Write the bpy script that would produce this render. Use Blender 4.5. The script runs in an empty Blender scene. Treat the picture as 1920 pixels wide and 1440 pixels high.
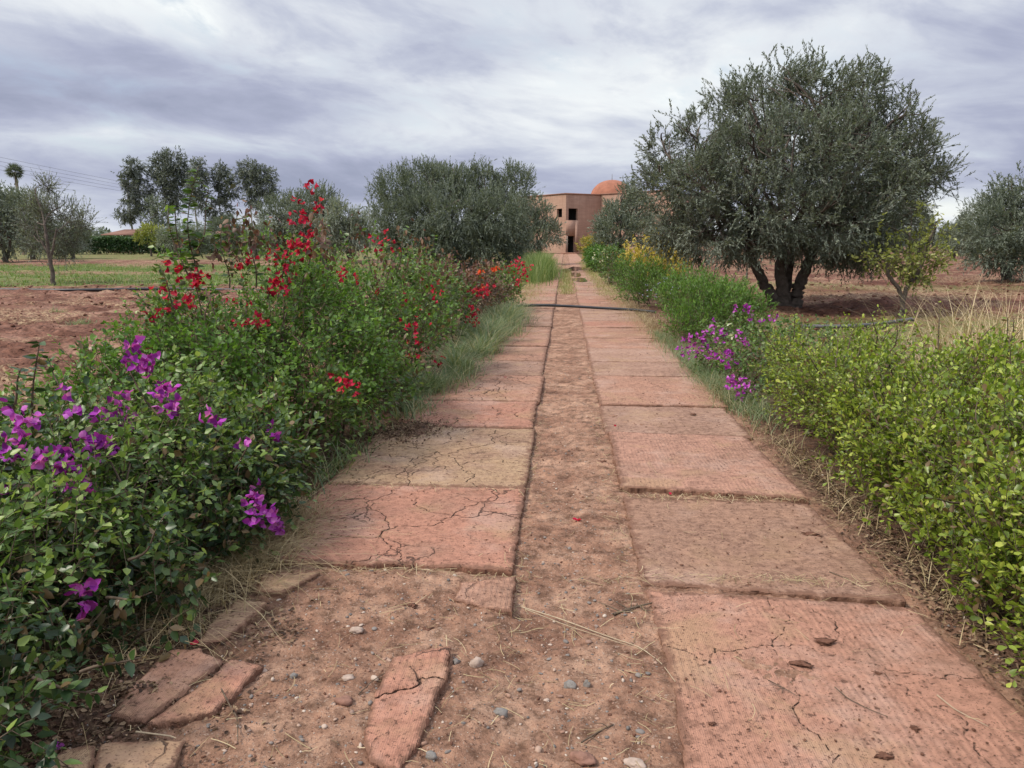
import bpy, bmesh, math, random
import numpy as np
from mathutils import Vector, Matrix

SC = bpy.context.scene
COL = SC.collection
R = math.radians
rng = np.random.default_rng(7)
random.seed(7)

# ---------------------------------------------------------------- camera
F = 1441.0; CX = 960.0; CY = 720.0; H = 1.5
PITCH = R(10.46); YAW = R(3.90)
cam_d = bpy.data.cameras.new('camera'); cam = bpy.data.objects.new('camera', cam_d); COL.objects.link(cam)
cam_d.sensor_width = 36; cam_d.lens = 36*F/1920; cam_d.clip_end = 5000; cam_d.clip_start = 0.05
cam.location = (0, 0, H); cam.rotation_euler = (math.pi/2-PITCH, 0, YAW)
SC.camera = cam
# ---------------------------------------------------------------- world and light
SUN_EL = R(50); SUN_AZ = R(243)      # azimuth clockwise from +Y (sun behind and to the left of the viewer)
SC.view_settings.view_transform = 'Standard'; SC.view_settings.look = 'None'
SC.view_settings.exposure = 0.36; SC.view_settings.gamma = 1.0

class NT:
    """small node-building helper"""
    def __init__(s, tree): s.t = tree; s.n = tree.nodes; s.l = tree.links
    def node(s, typ, **kw):
        n = s.n.new(typ)
        for k, v in kw.items(): setattr(n, k, v)
        return n
    def put(s, sock, v):
        if v is None: return
        if isinstance(v, bpy.types.NodeSocket): s.l.new(v, sock)
        else: sock.default_value = v
    def math(s, op, a, b=None, c=None, clamp=False):
        n = s.node('ShaderNodeMath', operation=op); n.use_clamp = clamp
        s.put(n.inputs[0], a); s.put(n.inputs[1], b)
        if c is not None: s.put(n.inputs[2], c)
        return n.outputs[0]
    def mix(s, f, a, b, mode='MIX'):
        n = s.node('ShaderNodeMix', data_type='RGBA', blend_type=mode)
        s.put(n.inputs[0], f)
        for i, v in ((6, a), (7, b)):
            if isinstance(v, (tuple, list)): v = tuple(v)+(1,) if len(v) == 3 else tuple(v)
            s.put(n.inputs[i], v)
        return n.outputs[2]
    def noise(s, vec, scale, detail=4, rough=.55, dist=0, out=0):
        n = s.node('ShaderNodeTexNoise'); s.put(n.inputs['Vector'], vec)
        n.inputs['Scale'].default_value = scale; n.inputs['Detail'].default_value = detail
        n.inputs['Roughness'].default_value = rough; n.inputs['Distortion'].default_value = dist
        return n.outputs[out]
    def ramp(s, f, stops, interp='LINEAR'):
        n = s.node('ShaderNodeValToRGB'); cr = n.color_ramp; cr.interpolation = interp
        while len(cr.elements) < len(stops): cr.elements.new(.5)
        for e, (p, c) in zip(cr.elements, stops):
            e.position = p
            if not isinstance(c, (tuple, list)): c = (c, c, c)
            e.color = tuple(c)+(1,) if len(c) == 3 else c
        s.put(n.inputs[0], f); return n.outputs[0]
    def rng(s, v, a, b, c=0., d=1.):
        n = s.node('ShaderNodeMapRange'); s.put(n.inputs[0], v)
        for i, x in enumerate((a, b, c, d)): n.inputs[1+i].default_value = x
        return n.outputs[0]
    def mapv(s, vec, scale=(1, 1, 1), loc=(0, 0, 0), rot=(0, 0, 0)):
        n = s.node('ShaderNodeMapping'); s.put(n.inputs[0], vec)
        n.inputs['Scale'].default_value = scale; n.inputs['Location'].default_value = loc; n.inputs['Rotation'].default_value = rot
        return n.outputs[0]
    def attr(s, name, out='Fac'):
        n = s.node('ShaderNodeAttribute'); n.attribute_name = name; return n.outputs[out]
    def bump(s, h, strength=.5, dist=.01, normal=None):
        n = s.node('ShaderNodeBump'); s.put(n.inputs['Height'], h)
        n.inputs['Strength'].default_value = strength; n.inputs['Distance'].default_value = dist
        if normal is not None: s.l.new(normal, n.inputs['Normal'])
        return n.outputs[0]

W = bpy.data.worlds.new('World'); SC.world = W; W.use_nodes = True
w = NT(W.node_tree); w.n.clear()
wo = w.node('ShaderNodeOutputWorld'); bg = w.node('ShaderNodeBackground'); w.l.new(bg.outputs[0], wo.inputs[0])
bg.inputs[1].default_value = 0.10
sky = w.node('ShaderNodeTexSky', sky_type='NISHITA'); sky.sun_disc = False
sky.sun_elevation = SUN_EL; sky.sun_rotation = SUN_AZ
tc = w.node('ShaderNodeTexCoord').outputs['Generated']
sx = w.node('ShaderNodeSeparateXYZ'); w.l.new(tc, sx.inputs[0])
X, Y, Z = sx.outputs
az = w.math('ARCTAN2', X, Y); el = w.math('ARCSINE', Z)
den = w.math('ADD', w.math('MAXIMUM', Z, 0.0), 0.20)
px_ = w.math('DIVIDE', X, den); py_ = w.math('DIVIDE', Y, den)
cb = w.node('ShaderNodeCombineXYZ'); w.l.new(px_, cb.inputs[0]); w.l.new(py_, cb.inputs[1])
cvec = w.mapv(cb.outputs[0], (0.55, 0.80, 1), (3.7, 1.2, 0), (0, 0, R(10)))
n1 = w.noise(cvec, 0.9, 5, .5, .35)
cb2 = w.node('ShaderNodeCombineXYZ'); w.l.new(w.math('ADD', az, w.math('MULTIPLY', el, .9)), cb2.inputs[0]); w.l.new(w.math('MULTIPLY', el, w.math('SUBTRACT', 4.6, w.math('MULTIPLY', el, 5.0))), cb2.inputs[1])
n2 = w.noise(w.mapv(cb2.outputs[0], (1, 1, 1), (5.3, 2.1, 0)), 5.2, 8, .56, .45)
n3 = w.noise(w.mapv(cb2.outputs[0], (1, .8, 1), (1.3, 7.1, 0)), 16, 6, .6, .3)
def blob(a, e, wa, we, amp):       # a broad cloud mass at azimuth a, elevation e (degrees)
    da = w.math('DIVIDE', w.math('SUBTRACT', az, R(a)), R(wa)); de = w.math('DIVIDE', w.math('SUBTRACT', el, R(e)), R(we))
    q = w.math('ADD', w.math('MULTIPLY', da, da), w.math('MULTIPLY', de, de))
    return w.math('MULTIPLY', w.math('EXPONENT', w.math('MULTIPLY', q, -1.)), amp)
v = w.math('ADD', w.math('MULTIPLY', w.math('SUBTRACT', n1, .5), 0.9), w.math('MULTIPLY', w.math('SUBTRACT', n2, .5), 1.35))
v = w.math('ADD', v, w.math('MULTIPLY', w.math('SUBTRACT', n3, .5), .34))
v = w.math('ADD', v, .50)
for b in ((2, 9.5, 12, 4.0, .34), (-14, 7.2, 12, 1.1, .14), (-34, 9.2, 18, 2.0, -.30), (-25, 4.4, 14, 1.6, -.26), (-36, 1.3, 9, 1.0, .30), (-30, 14.5, 12, 2.2, .26),
          (-6, 13.2, 10, 1.4, -.22), (3, 3.3, 8, 1.2, -.20), (12, 14, 12, 3, .12), (31, 6, 9, 3.5, -.22), (29, 1.8, 7, 1.2, .28), (22, 15.5, 7, 1.5, -.10)):
    v = w.math('ADD', v, blob(*b))
cc = w.ramp(v, [(.02, (2.7, 2.95, 3.95)), (.26, (3.4, 3.65, 4.75)), (.47, (4.4, 4.7, 5.6)), (.68, (6.0, 6.3, 6.75)), (.92, (7.7, 7.95, 7.9))])
cl = w.mix(w.math('MULTIPLY', w.ramp(n2, [(.50, 0), (.72, .8)]), w.ramp(n3, [(.40, .1), (.62, .75)])), cc, sky.outputs[0])
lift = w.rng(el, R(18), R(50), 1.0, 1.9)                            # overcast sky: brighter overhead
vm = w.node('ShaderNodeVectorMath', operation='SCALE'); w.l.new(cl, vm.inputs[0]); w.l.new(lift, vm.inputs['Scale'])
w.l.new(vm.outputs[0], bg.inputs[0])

sd = bpy.data.lights.new('sun', 'SUN'); so = bpy.data.objects.new('sun', sd); COL.objects.link(so)
sd.energy = 2.9; sd.angle = R(11); sd.color = (1, .91, .79)
dvec = Vector((math.sin(SUN_AZ)*math.cos(SUN_EL), math.cos(SUN_AZ)*math.cos(SUN_EL), math.sin(SUN_EL)))
so.rotation_euler = dvec.to_track_quat('Z', 'Y').to_euler()

# ---------------------------------------------------------------- measuring helpers (photo survey -> metres)
_cp, _sp, _cy, _sy = math.cos(PITCH), math.sin(PITCH), math.cos(YAW), math.sin(YAW)
def ray(px, py):
    u = (px-CX)/F; v = (CY-py)/F
    f = _cp + v*_sp; z = -_sp + v*_cp
    return np.array([u*_cy - f*_sy, u*_sy + f*_cy, z])
def G(px, py, z=0.0):
    d = ray(px, py); t = (z-H)/d[2]; return np.array([d[0]*t, d[1]*t, z])
def P(px, py, y):
    d = ray(px, py); t = y/d[1]; return np.array([d[0]*t, y, H+d[2]*t])
def Yof(py): return G(1060, py)[1]

# ---------------------------------------------------------------- noise
def _hash(ix, iy, iz, seed):
    h = (ix*374761393 + iy*668265263 + iz*2147483647 + seed*1274126177) & 0xffffffff
    h = ((h ^ (h >> 13))*1274126177) & 0xffffffff
    h = ((h ^ (h >> 16))*2246822519) & 0xffffffff
    return ((h ^ (h >> 15)) & 0xffffff)/float(0xffffff)
def vnoise(x, y, z=None, seed=0):
    x = np.asarray(x, float); y = np.asarray(y, float); z = np.zeros_like(x) if z is None else np.asarray(z, float)
    i, j, k = (np.floor(a).astype(np.int64) for a in (x, y, z)); fx, fy, fz = x-i, y-j, z-k
    fx, fy, fz = (a*a*(3-2*a) for a in (fx, fy, fz))
    def c(a, b, d): return _hash(i+a, j+b, k+d, seed)
    def pl(d): return (c(0, 0, d)*(1-fx)+c(1, 0, d)*fx)*(1-fy)+(c(0, 1, d)*(1-fx)+c(1, 1, d)*fx)*fy
    if not fz.any(): return pl(0)*2-1
    return (pl(0)*(1-fz)+pl(1)*fz)*2-1
def fbm(x, y, z=None, octs=4, seed=0, gain=.5):
    s = 0; a = 1; f = 1; x = np.asarray(x, float); y = np.asarray(y, float)
    for o in range(octs):
        s = s + a*vnoise(x*f, y*f, None if z is None else np.asarray(z)*f, seed+o*17); a *= gain; f *= 2.03
    return s
def sstep(a, b, x):
    t = np.clip((x-a)/(b-a), 0, 1); return t*t*(3-2*t)

# ---------------------------------------------------------------- mesh helpers
def mesh_np(name, V, faces_list, mat, attrs=None, smooth=False, parent=None, mats=None):
    """V (n,3); faces_list: list of (m,k) index arrays; attrs: {name: (domain, values)}"""
    me = bpy.data.meshes.new(name)
    V = np.asarray(V, np.float32); me.vertices.add(len(V)); me.vertices.foreach_set('co', V.ravel())
    fl = [np.asarray(f, np.int32) for f in faces_list if len(f)]
    loops = np.concatenate([f.ravel() for f in fl]); tot = np.concatenate([np.full(len(f), f.shape[1], np.int32) for f in fl])
    st = np.concatenate([[0], np.cumsum(tot)[:-1]]).astype(np.int32)
    me.loops.add(len(loops)); me.loops.foreach_set('vertex_index', loops)
    me.polygons.add(len(tot)); me.polygons.foreach_set('loop_start', st)
    me.update(calc_edges=True)
    if smooth: me.shade_smooth()
    for k, (dom, val) in (attrs or {}).items():
        at = me.attributes.new(k, 'FLOAT', dom); at.data.foreach_set('value', np.asarray(val, np.float32).ravel())
    for m in ([mat] if mats is None else mats): me.materials.append(m)
    o = bpy.data.objects.new(name, me); COL.objects.link(o)
    if parent is not None: o.parent = parent
    return o
def tag(o, label=None, cat=None, group=None, kind=None):
    if label: o['label'] = label
    if cat: o['category'] = cat
    if group: o['group'] = group
    if kind: o['kind'] = kind
    return o
def thing(name, label, cat, loc=(0, 0, 0), rz=0, group=None):
    o = bpy.data.objects.new(name, None); COL.objects.link(o); o.location = loc; o.rotation_euler = (0, 0, rz)
    o.empty_display_size = .2
    return tag(o, label, cat, group)
def dup(root, loc, rz, label, scale=1.0, group=None):
    r = root.copy(); COL.objects.link(r); r.location = loc; r.rotation_euler = (0, 0, rz)
    r.scale = (scale,)*3 if not isinstance(scale, tuple) else scale
    r['label'] = label
    if group: r['group'] = group
    for ch in list(root.children):
        c = ch.copy(); COL.objects.link(c); c.parent = r
    return r
class Tubes:
    def __init__(s): s.V = []; s.Fq = []; s.n = 0
    def add(s, pts, rad, sides=6, wob=0.0, seed=0):
        pts = np.asarray(pts, float); rad = np.asarray(rad, float)*np.ones(len(pts)); n = len(pts)
        tg = np.gradient(pts, axis=0); tg /= np.linalg.norm(tg, axis=1)[:, None]+1e-9
        ref = np.array([1., 0, 0]) if abs(tg[0][2]) > .7 else np.array([0, 0, 1.])
        ang = np.arange(sides)*2*math.pi/sides
        a = np.cross(tg, ref); a /= np.linalg.norm(a, axis=1)[:, None]+1e-9; b = np.cross(tg, a)
        rr = rad[:, None]*np.ones((n, sides))
        if wob: rr = rr*(1+wob*vnoise(np.cos(ang)[None]*1.7+seed+pts[:, :1]*0, np.sin(ang)[None]*1.7+pts[:, 2:3]*1.6, None, seed))
        ring = pts[:, None] + rr[..., None]*(np.cos(ang)[None, :, None]*a[:, None]+np.sin(ang)[None, :, None]*b[:, None])
        s.V.append(ring.reshape(-1, 3))
        i = np.arange(n-1)[:, None]*sides; j = np.arange(sides)[None]; j2 = (j+1) % sides
        s.Fq.append(np.stack([i+j, i+j2, i+sides+j2, i+sides+j], -1).reshape(-1, 4)+s.n)
        s.n += n*sides
        tip = np.array([[pts[-1][0], pts[-1][1], pts[-1][2]]]); s.V.append(tip)
        k = s.n-sides; s.Fq.append(np.array([[k+q, k+(q+1) % sides, s.n, s.n] for q in range(sides)])); s.n += 1
    def build(s, name, mat, parent=None, smooth=True):
        Fq = np.concatenate(s.Fq); tri = Fq[:, 2] == Fq[:, 3]
        return mesh_np(name, np.concatenate(s.V), [Fq[~tri], Fq[tri][:, :3]], mat, smooth=smooth, parent=parent)
def curve_pts(a, b, n=8, bend=.1, seed=0, up=0.0):
    a = np.asarray(a, float); b = np.asarray(b, float); t = np.linspace(0, 1, n)[:, None]; L = np.linalg.norm(b-a)
    r = np.random.default_rng(seed); off = r.normal(0, 1, 3)*bend*L; off2 = r.normal(0, 1, 3)*bend*L*.5
    return a+(b-a)*t+off*np.sin(t*math.pi)+off2*np.sin(t*2*math.pi)+np.array([0, 0, up*L])*np.sin(t*math.pi)
def boxes(name, bl, mat, parent=None, rz=0, origin=(0, 0, 0)):
    """bl: list of (x0,x1,y0,y1,z0,z1) joined in one mesh"""
    V = []; Fq = []; n = 0
    for x0, x1, y0, y1, z0, z1 in bl:
        V += [(x0, y0, z0), (x1, y0, z0), (x1, y1, z0), (x0, y1, z0), (x0, y0, z1), (x1, y0, z1), (x1, y1, z1), (x0, y1, z1)]
        Fq += [[n+a for a in f] for f in ((0, 3, 2, 1), (4, 5, 6, 7), (0, 1, 5, 4), (1, 2, 6, 5), (2, 3, 7, 6), (3, 0, 4, 7))]; n += 8
    return mesh_np(name, V, [np.array(Fq)], mat, parent=parent)

# ---------------------------------------------------------------- materials
def new_mat(name):
    m = bpy.data.materials.new(name); m.use_nodes = True; t = NT(m.node_tree)
    b = t.n['Principled BSDF']; return m, t, b
def leaf_mat(name, cols, trans=.3, rough=.5, spec=.4, dead=None):
    m, t, b = new_mat(name)
    tone = t.attr('tone')
    n = len(cols); c = t.ramp(tone, ([(.0, dead), (.045, dead), (.07, cols[0])] if dead else [])+[((i+.5)/n, q) for i, q in enumerate(cols)])
    g = t.node('ShaderNodeNewGeometry')
    big = t.noise(g.outputs['Position'], 2.2, 2, .5)
    c = t.mix(t.rng(big, .35, .65, 0, .5), c, t.mix(1.0, c, (.72, .80, .70), 'MULTIPLY'))
    t.l.new(c, b.inputs['Base Color']); b.inputs['Roughness'].default_value = rough; b.inputs['Specular IOR Level'].default_value = spec
    tr = t.node('ShaderNodeBsdfTranslucent'); t.l.new(t.mix(1.0, c, (1.15, 1.2, .6), 'MULTIPLY'), tr.inputs[0])
    mx = t.node('ShaderNodeMixShader'); mx.inputs[0].default_value = trans
    t.l.new(b.outputs[0], mx.inputs[1]); t.l.new(tr.outputs[0], mx.inputs[2])
    t.l.new(mx.outputs[0], t.n['Material Output'].inputs[0]); return m
def simple_mat(name, col, rough=.8, spec=.3, vary=.25, scale=8, bump=.3, bdist=.01, metal=0):
    m, t, b = new_mat(name); tc = t.node('ShaderNodeTexCoord').outputs['Object']
    n = t.noise(tc, scale, 6, .6)
    dk = tuple(c*(1-vary) for c in col); lt = tuple(min(1, c*(1+vary)) for c in col)
    t.l.new(t.ramp(n, [(.3, dk), (.7, lt)]), b.inputs['Base Color'])
    b.inputs['Roughness'].default_value = rough; b.inputs['Specular IOR Level'].default_value = spec; b.inputs['Metallic'].default_value = metal
    if bump: t.l.new(t.bump(t.noise(tc, scale*4, 6, .6), bump, bdist), b.inputs['Normal'])
    return m
M_olive = leaf_mat('olive_leaf', [(.075, .095, .072), (.125, .150, .115), (.180, .205, .168), (.22, .245, .20), (.27, .295, .245)], .25, .7, .15)
M_olive_grey = leaf_mat('silver_olive_leaf', [(.13, .15, .12), (.19, .215, .17), (.26, .29, .24), (.37, .40, .34)], .25, .55, .4)
M_euca = leaf_mat('eucalyptus_leaf', [(.085, .10, .088), (.135, .155, .13), (.20, .22, .19), (.31, .33, .29)], .2, .45, .5)
M_boug = leaf_mat('bougainvillea_leaf', [(.022, .046, .020), (.040, .080, .028), (.070, .125, .036), (.120, .19, .048), (.23, .31, .075)], .25, .38, .5, dead=(.19, .125, .06))
M_mix = leaf_mat('mixed_hedge_leaf', [(.045, .088, .024), (.080, .145, .034), (.125, .21, .046), (.19, .29, .066), (.31, .39, .12)], .35, .42, .5, dead=(.19, .125, .06))
M_lime = leaf_mat('lime_hedge_leaf', [(.085, .13, .018), (.155, .225, .028), (.24, .32, .040), (.34, .42, .058), (.50, .55, .11)], .38, .38, .5, dead=(.19, .125, .06))
M_green = leaf_mat('fine_green_leaf', [(.060, .120, .022), (.095, .19, .034), (.14, .26, .045), (.20, .34, .065)], .35, .5, .4)
M_dark = leaf_mat('dark_hedge_leaf', [(.022, .055, .018), (.035, .080, .025), (.06, .12, .04), (.10, .18, .055)], .25, .5, .4)
M_yellow = leaf_mat('yellow_leaf', [(.20, .21, .05), (.38, .30, .06), (.52, .39, .08), (.62, .49, .14)], .4, .5, .3)
M_citrus = leaf_mat('yellow_green_tree_leaf', [(.14, .17, .05), (.23, .26, .07), (.34, .36, .10), (.48, .48, .17)], .35, .45, .4)
M_russet = leaf_mat('russet_leaf', [(.075, .080, .035), (.11, .055, .042), (.17, .075, .058), (.25, .15, .10)], .3, .5, .4)
M_magenta = leaf_mat('magenta_bract', [(.22, .02, .25), (.38, .04, .44), (.54, .08, .58), (.72, .22, .72)], .4, .6, .2)
M_red = leaf_mat('red_bract', [(.20, .006, .022), (.42, .010, .050), (.60, .02, .080), (.76, .07, .12)], .4, .6, .2)
M_orange = leaf_mat('orange_bract', [(.62, .05, .02), (.75, .10, .04), (.8, .16, .06)], .4, .6, .2)
M_cream = leaf_mat('cream_petal', [(.62, .62, .45), (.75, .74, .6)], .4, .6, .2)
M_lilac = leaf_mat('lilac_petal', [(.30, .30, .48), (.42, .42, .60)], .4, .6, .2)
M_grass = leaf_mat('grass_blade', [(.09, .15, .04), (.14, .21, .06), (.19, .27, .09), (.32, .34, .15)], .35, .5, .3)
M_sgrass = leaf_mat('silvery_grass_blade', [(.09, .14, .07), (.14, .20, .10), (.20, .26, .14), (.30, .34, .19), (.44, .38, .24)], .35, .5, .3)
M_straw = leaf_mat('dry_straw', [(.24, .17, .09), (.36, .27, .15), (.48, .37, .22), (.62, .50, .32)], .2, .6, .3)
M_litter = leaf_mat('dead_leaf', [(.06, .036, .026), (.12, .068, .045), (.19, .115, .075), (.32, .22, .14)], .1, .7, .2)
M_bark = simple_mat('olive_bark', (.12, .098, .082), .95, .2, .5, 9, .9, .03)
M_twig = simple_mat('twig_bark', (.115, .085, .06), .9, .2, .4, 30, .3, .002)
M_pale_twig = simple_mat('bleached_twig', (.40, .32, .22), .9, .2, .25, 30, .2, .002)
M_ebark = simple_mat('eucalyptus_bark', (.28, .25, .21), .9, .2, .35, 3, .4, .02)

def mat_soil():
    m, t, b = new_mat('red_soil'); g = t.node('ShaderNodeNewGeometry').outputs['Position']
    gr = t.attr('grass'); tr = t.attr('track'); cl = t.attr('clod'); ht = t.attr('hump'); straw = t.attr('straw'); shoot = t.attr('damp')
    n1 = t.noise(g, .9, 6, .6); n2 = t.noise(g, 14, 8, .7); n3 = t.noise(g, 70, 5, .7)
    field = t.ramp(n1, [(.38, (.110, .050, .034)), (.5, (.168, .083, .058)), (.62, (.245, .138, .100))])
    fine = t.ramp(n2, [(.36, (.45, .43, .42)), (.5, (.95, .95, .95)), (.63, (1.45, 1.42, 1.38))])
    field = t.mix(1, field, fine, 'MULTIPLY')
    xx = t.node('ShaderNodeSeparateXYZ'); t.l.new(g, xx.inputs[0])
    field = t.mix(t.rng(xx.outputs[0], 2, 5, 0, .85), field, t.mix(1, field, (.80, .70, .68), 'MULTIPLY'))
    dry = t.math('MULTIPLY', straw, t.ramp(t.noise(g, 9, 6, .75, 1.5), [(.48, 0), (.62, 1)]))
    field = t.mix(dry, field, (.40, .29, .175))
    track = t.ramp(t.noise(g, 3.0, 7, .65), [(.36, (.190, .100, .066)), (.5, (.285, .162, .108)), (.64, (.375, .232, .160))])
    track = t.mix(1, track, t.ramp(n2, [(.38, (.50, .48, .46)), (.48, (.95, .95, .95)), (.62, (1.34, 1.32, 1.30))]), 'MULTIPLY')
    track = t.mix(t.ramp(n3, [(.56, 0), (.62, .75)]), track, (.115, .062, .044))
    track = t.mix(t.ramp(t.noise(g, 95, 3, .6), [(.60, 0), (.66, .6)]), track, (.44, .33, .26))
    c = t.mix(tr, field, track)
    gcol = t.ramp(t.noise(g, 5, 5, .7), [(.3, (.085, .125, .035)), (.55, (.14, .19, .055)), (.75, (.24, .26, .10))])
    gm = t.math('MULTIPLY', gr, t.rng(t.noise(g, 3.5, 6, .75), .40, .56, .1, 1))
    c = t.mix(gm, c, gcol)
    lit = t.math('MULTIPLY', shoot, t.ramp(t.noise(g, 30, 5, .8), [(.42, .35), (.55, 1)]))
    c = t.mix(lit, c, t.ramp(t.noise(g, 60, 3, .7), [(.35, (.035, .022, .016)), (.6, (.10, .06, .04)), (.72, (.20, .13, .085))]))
    t.l.new(c, b.inputs['Base Color']); b.inputs['Roughness'].default_value = .95; b.inputs['Specular IOR Level'].default_value = .15
    hb = t.math('ADD', t.math('MULTIPLY', n2, .8), t.math('MULTIPLY', n3, .35))
    t.l.new(t.bump(hb, .95, .030), b.inputs['Normal']); return m
M_soil = mat_soil()
def mat_slab():
    m, t, b = new_mat('pigmented_concrete'); g = t.node('ShaderNodeNewGeometry').outputs['Position']
    oi = t.node('ShaderNodeObjectInfo'); base = oi.outputs['Color']; dust = oi.outputs['Alpha']
    n1 = t.noise(g, 2.3, 6, .62, .3); n2 = t.noise(g, 22, 7, .7); n3 = t.noise(g, 110, 4, .7)
    c = t.mix(1, base, t.ramp(n2, [(.38, (.74, .72, .71)), (.5, (1, 1, 1)), (.63, (1.16, 1.15, 1.14))]), 'MULTIPLY')
    c = t.mix(t.math('MULTIPLY', t.ramp(t.noise(g, 1.7, 5, .65), [(.50, 0), (.62, 1)]), .40), c, (.47, .33, .265))   # worn pale
    c = t.mix(t.math('MULTIPLY', t.ramp(t.noise(t.mapv(g, (1, 1, 1), (4.4, 1.7, 0)), 1.5, 6, .65, .5), [(.53, 0), (.62, 1)]), .55), c, (.37, .235, .135))
    gq = t.attr('groove')
    wob = t.math('MULTIPLY', t.noise(g, 6, 3, .5), .05)
    s = t.math('SINE', t.math('MULTIPLY', t.math('ADD', gq, wob), 235.0))
    s2 = t.math('SINE', t.math('MULTIPLY', t.math('ADD', gq, t.math('MULTIPLY', n2, .008)), 900.0))
    gro = t.math('MULTIPLY', t.rng(s, -1, 1, 0, 1), t.ramp(t.noise(g, 2.2, 3, .6), [(.42, .15), (.56, 1)]))
    du = t.math('ADD', t.math('SUBTRACT', t.math('ADD', n1, t.math('MULTIPLY', gro, -.04)), .62), dust)
    du = t.math('MULTIPLY', t.rng(du, -.09, .13, 0, .85), t.ramp(t.noise(g, 13, 6, .75), [(.36, .45), (.56, 1)]))
    c = t.mix(du, c, t.ramp(n2, [(.38, (.175, .096, .066)), (.62, (.31, .185, .128))]))
    speck = t.ramp(n3, [(.57, 0), (.63, .75)])
    c = t.mix(speck, c, (.10, .055, .04))
    pit = t.ramp(t.noise(g, 40, 3, .6), [(.63, 0), (.67, .85)])
    c = t.mix(pit, c, (.13, .065, .045))
    cr = t.attr('crack')                                   # distance to the nearest crack line, metres
    jag = t.math('ADD', cr, t.math('MULTIPLY', t.math('SUBTRACT', t.noise(g, 60, 3, .6), .5), .006))
    cm = t.ramp(t.rng(jag, 0.0, .012), [(.18, 1), (.42, 0)])
    c = t.mix(cm, c, (.045, .028, .02))
    vo = t.node('ShaderNodeTexVoronoi', feature='DISTANCE_TO_EDGE'); wv = t.node('ShaderNodeVectorMath', operation='ADD')
    nz = t.node('ShaderNodeTexNoise'); t.l.new(g, nz.inputs['Vector']); nz.inputs['Scale'].default_value = 9; nz.inputs['Detail'].default_value = 5
    sc_ = t.node('ShaderNodeVectorMath', operation='SCALE'); t.l.new(nz.outputs['Color'], sc_.inputs[0]); sc_.inputs['Scale'].default_value = .16
    t.l.new(g, wv.inputs[0]); t.l.new(sc_.outputs[0], wv.inputs[1]); t.l.new(wv.outputs[0], vo.inputs['Vector']); vo.inputs['Scale'].default_value = 3.2
    hair = t.math('MULTIPLY', t.ramp(vo.outputs['Distance'], [(.006, 1), (.016, 0)]), t.ramp(t.noise(g, 1.6, 3, .6), [(.50, 0), (.56, .85)]))
    sxx = t.node('ShaderNodeSeparateXYZ'); t.l.new(g, sxx.inputs[0]); hair = t.math('MULTIPLY', hair, t.rng(sxx.outputs[0], 0, .3, 1, .15))
    c = t.mix(hair, c, (.07, .04, .03)); cm = t.math('MAXIMUM', cm, t.math('MULTIPLY', hair, .7))
    ed = t.attr('rim'); c = t.mix(t.ramp(t.math('ADD', ed, t.math('MULTIPLY', t.math('SUBTRACT', t.noise(g, 11, 6, .75), .5), 2.2)), [(0.10, .9), (.55, 0)]), c, (.17, .088, .058))
    t.l.new(c, b.inputs['Base Color']); b.inputs['Roughness'].default_value = .88; b.inputs['Specular IOR Level'].default_value = .25
    h = t.math('ADD', t.math('MULTIPLY', gro, .20), t.math('MULTIPLY', n2, .9)); h = t.math('ADD', h, t.math('MULTIPLY', s2, .05))
    h = t.math('ADD', h, t.math('MULTIPLY', n3, .12)); h = t.math('SUBTRACT', h, t.math('MULTIPLY', cm, 1.6)); h = t.math('SUBTRACT', h, t.math('MULTIPLY', pit, .5))
    t.l.new(t.bump(h, 1.0, .010), b.inputs['Normal']); return m
M_slab = mat_slab()
def mat_wall():
    m, t, b = new_mat('earth_render'); tc = t.node('ShaderNodeTexCoord').outputs['Object']
    n1 = t.noise(tc, .35, 6, .6); n2 = t.noise(t.mapv(tc, (.6, .6, 5)), 1.0, 6, .7); n3 = t.noise(t.mapv(tc, (2.2, 2.2, .25)), 1.2, 4, .6)
    c = t.ramp(n1, [(.3, (.34, .21, .158)), (.55, (.41, .265, .20)), (.75, (.47, .32, .25))])
    c = t.mix(1, c, t.ramp(n2, [(.3, (.86, .85, .85)), (.7, (1.1, 1.1, 1.1))]), 'MULTIPLY')
    c = t.mix(1, c, t.ramp(n3, [(.3, (.88, .87, .87)), (.6, (1.05, 1.05, 1.05))]), 'MULTIPLY')
    t.l.new(c, b.inputs['Base Color']); b.inputs['Roughness'].default_value = .95; b.inputs['Specular IOR Level'].default_value = .15
    t.l.new(t.bump(t.noise(tc, 4, 6, .6), .4, .05), b.inputs['Normal']); return m
M_wall = mat_wall()
M_dome = simple_mat('terracotta_dome', (.31, .13, .082), .85, .25, .2, 1.2, .3, .05)
M_coping = simple_mat('coping_render', (.27, .145, .105), .95, .15, .2, 1.2, .2, .02)
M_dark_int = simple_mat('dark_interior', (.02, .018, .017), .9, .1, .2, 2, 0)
M_frame = simple_mat('jamb_plaster', (.34, .27, .23), .9, .2, .15, 3, .2, .01)
M_pipe = simple_mat('black_polythene', (.018, .020, .024), .42, .5, .35, 6, .15, .003)
M_pipe_grey = simple_mat('dusty_polythene', (.10, .10, .105), .6, .4, .3, 5, .15, .003)
M_stoneg = simple_mat('grey_stone', (.20, .185, .17), .8, .35, .35, 40, .4, .003)
M_stonep = simple_mat('pale_stone', (.38, .29, .235), .85, .3, .25, 40, .4, .003)
M_stoner = simple_mat('red_stone', (.24, .13, .095), .9, .25, .3, 30, .5, .004)
M_clod = simple_mat('soil_clod', (.17, .085, .058), .98, .1, .35, 40, .9, .01)
M_shed = simple_mat('rusty_roof', (.20, .105, .075), .8, .3, .3, 2, .2, .02)
M_pole = simple_mat('weathered_pole', (.15, .13, .11), .9, .2, .25, 3, .2, .01)
M_cable = simple_mat('cable_rubber', (.12, .12, .13), .7, .3, .1, 2, 0)
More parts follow.
